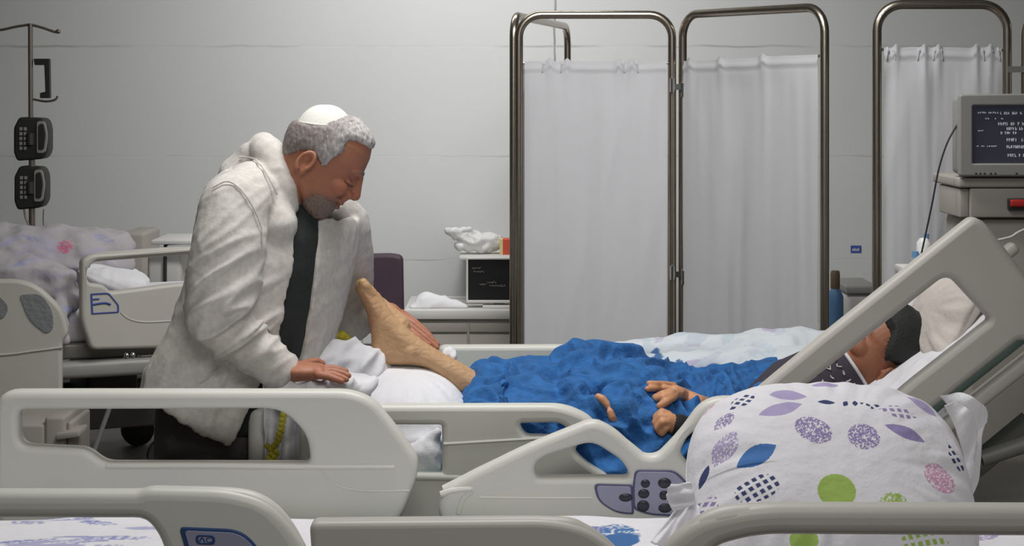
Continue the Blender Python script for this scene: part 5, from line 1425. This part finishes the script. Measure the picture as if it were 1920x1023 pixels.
for (y0, y1, x0, x1, lab) in [(219, 301, 31, 95, 'upper black infusion pump clamped to the drip stand'), (310, 392, 32, 90, 'lower black infusion pump clamped to the drip stand')]:
    t = thing('infusion_pump', lab, 'infusion pump', (X(62, DI - 0.06), DI - 0.06, Z(y1, DI - 0.06)), 'infusion pumps on the drip stand')
    dd = DI + 0.03
    obj('pump_case', plate(rnd([(x0 + 10, y0, 6), (x1 - 6, y0 + 2, 10), (x1, y0 + 20, 8), (x1, y1 - 18, 8), (x1 - 8, y1 - 4, 8), (x0 + 6, y1, 6), (x0, y1 - 16, 4), (x0, y0 + 20, 5)], 4), [], dd, 0.12, 0.012), M['dark'], t)
    obj('pump_door', plate(rnd([(x1 - 26, y0 + 8, 6), (x1 - 10, y0 + 8, 8), (x1 - 5, y0 + 34, 8), (x1 - 9, y1 - 14, 8), (x1 - 26, y1 - 14, 4)], 4), [], dd - 0.062, 0.012, 0.003), M['grey_metal'], t)
    obj('pump_door_frame', plate(rnd([(x1 - 23, y0 + 14, 6), (x1 - 13, y0 + 12, 8), (x1 - 9, y0 + 34, 8), (x1 - 13, y1 - 20, 8), (x1 - 23, y1 - 20, 4)], 4), [], dd - 0.068, 0.010, 0.003), M['dark'], t)
    obj('pump_keys', cat(*[box(X(x0 + 12 + 8 * (k % 2), dd), X(x0 + 17 + 8 * (k % 2), dd), dd - 0.066, dd - 0.058, Z(y0 + 25 + 9 * (k // 2), dd), Z(y0 + 19 + 9 * (k // 2), dd)) for k in range(10)]), M['grey_metal'], t)
    obj('pump_clamp', tube([(xi, DI - 0.03, Z((y0 + y1) / 2, DI) - 0.03), (xi, DI - 0.03, Z((y0 + y1) / 2, DI) + 0.03)], 0.022, 12), M['dark_metal'], t)
obj('drip_line', cat(up_tube([(45, 392), (48, 408), (55, 425), (60, 450)], DI - 0.02, 0.005, 8), up_tube([(82, 392), (81, 410), (83, 440)], DI - 0.02, 0.003, 8)), M['pole_metal'], iv)

# ================================================================== far-left bed
DL = 6.9; RZ = math.radians(33)
bed_l = thing('hospital_bed', 'hospital bed at far left with rumpled printed bedding on it', 'bed', (X(120, 7.4), 7.4, 0), BEDS)
piv = P(60, 700, DL)
def lrot(g, a=RZ, pv=piv): return rot_z(g, a, pv)
# end panel with two teardrop insets
outer = rnd([(-150, 522, 20), (60, 522, 60), (118, 580, 40), (128, 625, 20), (116, 640, 8), (116, 735, 8), (112, 860, 10), (-150, 860, 10)])
ep = obj('side_rail', lrot(cat(plate(outer, [], DL, 0.05, 0.014), up_tube([(-140, 666), (0, 664), (60, 658), (114, 652)], DL - 0.026, 0.004, 8)), math.radians(8)), M['plastic_warm'], bed_l, label='near end panel with grey teardrop insets')
tear = rnd([(35, 552, 8), (75, 550, 16), (97, 585, 22), (97, 618, 14), (84, 626, 12), (52, 600, 20)])
tear2 = rnd([(-40, 552, 8), (-5, 550, 12), (16, 572, 14), (10, 594, 14), (-30, 606, 12)])
def ring_of(pl, k): return plate(pl, [shrink(pl, k)], DL - 0.027, 0.006, 0.002)
obj('inset', lrot(cat(plate(tear, [], DL - 0.026, 0.006, 0.001), plate(tear2, [], DL - 0.026, 0.006, 0.001)), math.radians(8)), M['inset_grey'], ep)
# side rail with blue label
DR = 7.0
pv2 = P(150, 560, DR)
outer = rnd([(150, 486, 22), (168, 476, 12), (300, 474, 30), (420, 470, 30), (436, 500, 20), (430, 668, 16), (168, 656, 12), (150, 600, 20)])
hole = rnd([(160, 506, 8), (176, 489, 8), (300, 484, 20), (410, 482, 10), (412, 540, 10), (330, 540, 6), (205, 549, 8), (192, 534, 14), (162, 530, 10)])
kst = 1.12
rl2 = obj('side_rail', rot_z(cat(plate(outer, [hole], DR, 0.05, 0.014), up_tube([(160, 500), (172, 484), (240, 481), (320, 479), (420, 480)], DR, 0.018, 12), up_tube([(222, 590), (240, 604), (280, 612), (400, 612)], DR - 0.024, 0.004, 8)), math.radians(30), pv2), M['plastic_warm'], bed_l, label='upright side rail with an open grip and blue label')
lab_o = rnd([(163, 551, 2), (198, 551, 6), (218, 576, 4), (218, 590, 2), (165, 590, 2)])
lab_l = cat(plate(lab_o, [shrink(lab_o, 0.88)], DR - 0.027, 0.004, 0.001), up_tube([(166, 572), (190, 570), (202, 574)], DR - 0.027, 0.004, 6), up_tube([(166, 562), (180, 562)], DR - 0.027, 0.003, 6))
obj('rail_label', rot_z(lab_l, math.radians(30), pv2), M['sticker'], rl2)
oval = rnd([(352, 545, 10), (372, 545, 10), (372, 592, 10), (352, 592, 10)], 10)
obj('rail_badge', rot_z(plate(oval, [shrink(oval, 0.7)], DR - 0.027, 0.005, 0.001), math.radians(30), pv2), M['sticker'], rl2)
# platform, mattress, base turned the same way
lx0, lx1 = X(-260, 7.3), X(480, 7.3)
def lb(x0, x1, y0, y1, z0, z1, bev=0.01): return rot_z(box(x0, x1, y0, y1, z0, z1, bev, 3), math.radians(22), (X(150, 7.1), 7.1, 0))
obj('bed_platform', lb(lx0, lx1, 7.1, 8.0, 0.50, 0.56), M['bed_metal'], bed_l)
obj('mattress', lb(lx0 + 0.02, lx1 - 0.05, 7.12, 7.98, 0.56, 0.70, 0.03), M['white_cloth'], bed_l)
obj('base_frame', cat(lb(lx0 + 0.2, lx1 - 0.2, 7.2, 7.3, 0.2, 0.3), lb(lx0 + 0.2, lx1 - 0.2, 7.8, 7.9, 0.2, 0.3), lb(lx0 + 0.5, lx0 + 0.8, 7.3, 7.8, 0.2, 0.5), lb(lx1 - 0.6, lx1 - 0.4, 7.3, 7.8, 0.2, 0.5)), M['dark_metal'], bed_l)
obj('under_tray', lb(X(95, 7.1), X(330, 7.1), 7.02, 7.1, Z(712, 7.0), Z(680, 7.0), 0.02), M['grey_metal'], bed_l)
obj('bolt', cat(ell(P(237, 667, 6.96), 0.010, 0.008, 0.012), ell(P(249, 666, 6.98), 0.010, 0.008, 0.012)), M['chrome'], bed_l)
for (xx, yy) in ((lx0 + 0.3, 7.25), (lx1 - 0.3, 7.25), (lx0 + 0.3, 7.85), (lx1 - 0.3, 7.85)):
    obj('castor', rot_z(cat(tube([(xx, yy - 0.02, 0.07), (xx, yy + 0.02, 0.07)], 0.07, 18), box(xx - 0.02, xx + 0.02, yy - 0.03, yy + 0.03, 0.08, 0.2)), math.radians(22), (X(150, 7.1), 7.1, 0)), M['black_rubber'], bed_l)
# rumpled printed bedding
gl_ = cat(caps((P(-120, 475, 7.35), 0.13), (P(20, 482, 7.35), 0.125), (P(130, 480, 7.4), 0.12), (P(205, 476, 7.5), 0.10), n=20),
          caps((P(-120, 520, 7.15), 0.12), (P(20, 520, 7.12), 0.10), (P(100, 530, 7.12), 0.085), (P(130, 560, 7.1), 0.04), n=20),
          caps((P(120, 540, 7.15), 0.05), (P(112, 600, 6.98), 0.02), (P(120, 640, 6.97), 0.014), n=14), caps((P(-100, 520, 7.5), 0.2), (P(150, 530, 7.5), 0.16), n=20))
gl_ = remesh(gl_, 0.008, 10)
gl_ = (gl_[0] + normals(gl_) * (ridge(gl_[0], (6, 8, 14)) * 0.014 + pn(gl_[0], 12) * 0.014 + pn(gl_[0], 30) * 0.004)[:, None], gl_[1])
rs = random.Random(33); lv = []
for i in range(60):
    lv.append((rs.uniform(X(-130, 7.3), X(230, 7.3)), rs.uniform(0.65, 1.02), rs.uniform(-30, 30), rs.uniform(0.03, 0.06), rs.uniform(0.006, 0.014), rs.choice([(172, 168, 190), (160, 162, 190), (184, 178, 194), (176, 172, 188)]), rs.choice(['leafdots', 'ovaldots', 'leaf'])))
lv.append((X(122, 7.3), Z(462, 7.3), 20, 0.032, 0.026, (206, 120, 150), 'ovaldots'))
gq = obj('quilt', gl_, M['print'], smooth=180, col=leaf_paint(gl_[0][:, [0, 2]], lv, np.array(lin((178, 174, 177))[:3])))
tag(gq, 'rumpled white quilt with lilac print on the far-left bed', 'quilt')
gpl, _ = pillow(P(215, 520, 7.45), 0.13, 0.2, 0.05, 0, 70, 70, seed=6.1)
gpl = rot_y(gpl, math.radians(22), P(215, 520, 7.45))
tag(obj('pillow', gpl, M['white_cloth'], smooth=180), 'white pillow seen through the grip of the far-left bed rail', 'pillow', 'pillows')
# equipment behind that bed
bc = thing('bedside_cabinet', 'pale grey bedside cabinet behind the far-left bed', 'cabinet', (X(258, 9.2), 9.3, 0))
obj('carcass', box(X(226, 9.2), X(272, 9.2), 9.2, 9.6, 0.0, Z(436, 9.2), 0.02, 3), M['cabinet'], bc)
obj('cabinet_door', box(X(230, 9.2), X(268, 9.2), 9.185, 9.2, 0.1, Z(520, 9.2), 0.005), M['grey_metal'], bc)
bs = thing('overbed_table', 'white tubular overbed table standing left of the man\'s back', 'table', (X(325, 8.6), 8.6, 0))
zt_ = Z(455, 8.6)
obj('table_frame', cat(up_tube([(310, 640), (310, 470), (313, 458), (322, 456), (346, 455)], 8.6, 0.008, 10), tube([(X(310, 8.6), 8.6, Z(640, 8.6)), (X(310, 8.6), 8.6, 0.05)], 0.014, 10), box(X(290, 8.6), X(390, 8.6), 8.56, 8.64, 0.02, 0.06, 0.01)), M['dark_metal'], bs)
obj('table_top', box(X(290, 8.6), X(400, 8.6), 8.5, 8.9, zt_, zt_ + 0.02, 0.006), M['white_plastic'], bs)
obj('basket', box(X(282, 8.7), X(345, 8.7), 8.62, 8.85, Z(540, 8.7), Z(470, 8.7), 0.02, 3), M['white_plastic'], bs)
gc_ = thing('chair', 'light grey tall chair back half hidden behind the man', 'chair', (X(370, 6.3), 6.4, 0))
obj('backrest', rot_y(box(X(338, 6.3), X(358, 6.3), 6.2, 6.62, 0.42, Z(432, 6.3), 0.025, 3), math.radians(5), (X(355, 6.3), 6.4, 0.42)), M['grey_linen'], gc_)
obj('seat', box(X(352, 6.3), X(470, 6.3), 6.18, 6.64, 0.34, 0.44, 0.03, 3), M['grey_linen'], gc_)
for sx in (362, 460):
    for sy in (6.22, 6.6):
        obj('leg', tube([(X(sx, 6.3), sy, 0), (X(sx, 6.3), sy, 0.35)], 0.015, 10), M['dark_metal'], gc_)
# low machine on the floor under the far-left bed
fm_ = thing('floor_pump', 'pale grey block-shaped device low under the far-left bed', 'medical device', (X(105, 6.2), 6.3, 0))
D5 = 6.2
obj('case', cat(box(X(10, D5), X(84, D5), D5, D5 + 0.3, 0, Z(795, D5), 0.012, 3), box(X(83, D5), X(122, D5), D5, D5 + 0.3, 0, Z(781, D5), 0.012, 3), box(X(122, D5), X(134, D5), D5 + 0.02, D5 + 0.28, 0, Z(792, D5), 0.01, 3)), M['cabinet'], fm_)
obj('tray', rot_y(box(X(108, D5), X(152, D5), D5 - 0.03, D5 + 0.1, Z(819, D5), Z(807, D5), 0.006), math.radians(-8), P(130, 812, D5)), M['cabinet'], fm_)
strut = obj('crutch', tube([np.array([P(130, 900, 6.1)[0], 6.1, 0.0]), P(176, 845, 6.1), P(204, 768, 6.1), P(214, 735, 6.1)], 0.008, 10), M['grey_metal'])
tag(strut, 'slim grey metal rod leaning on the floor under the far-left bed', 'crutch')
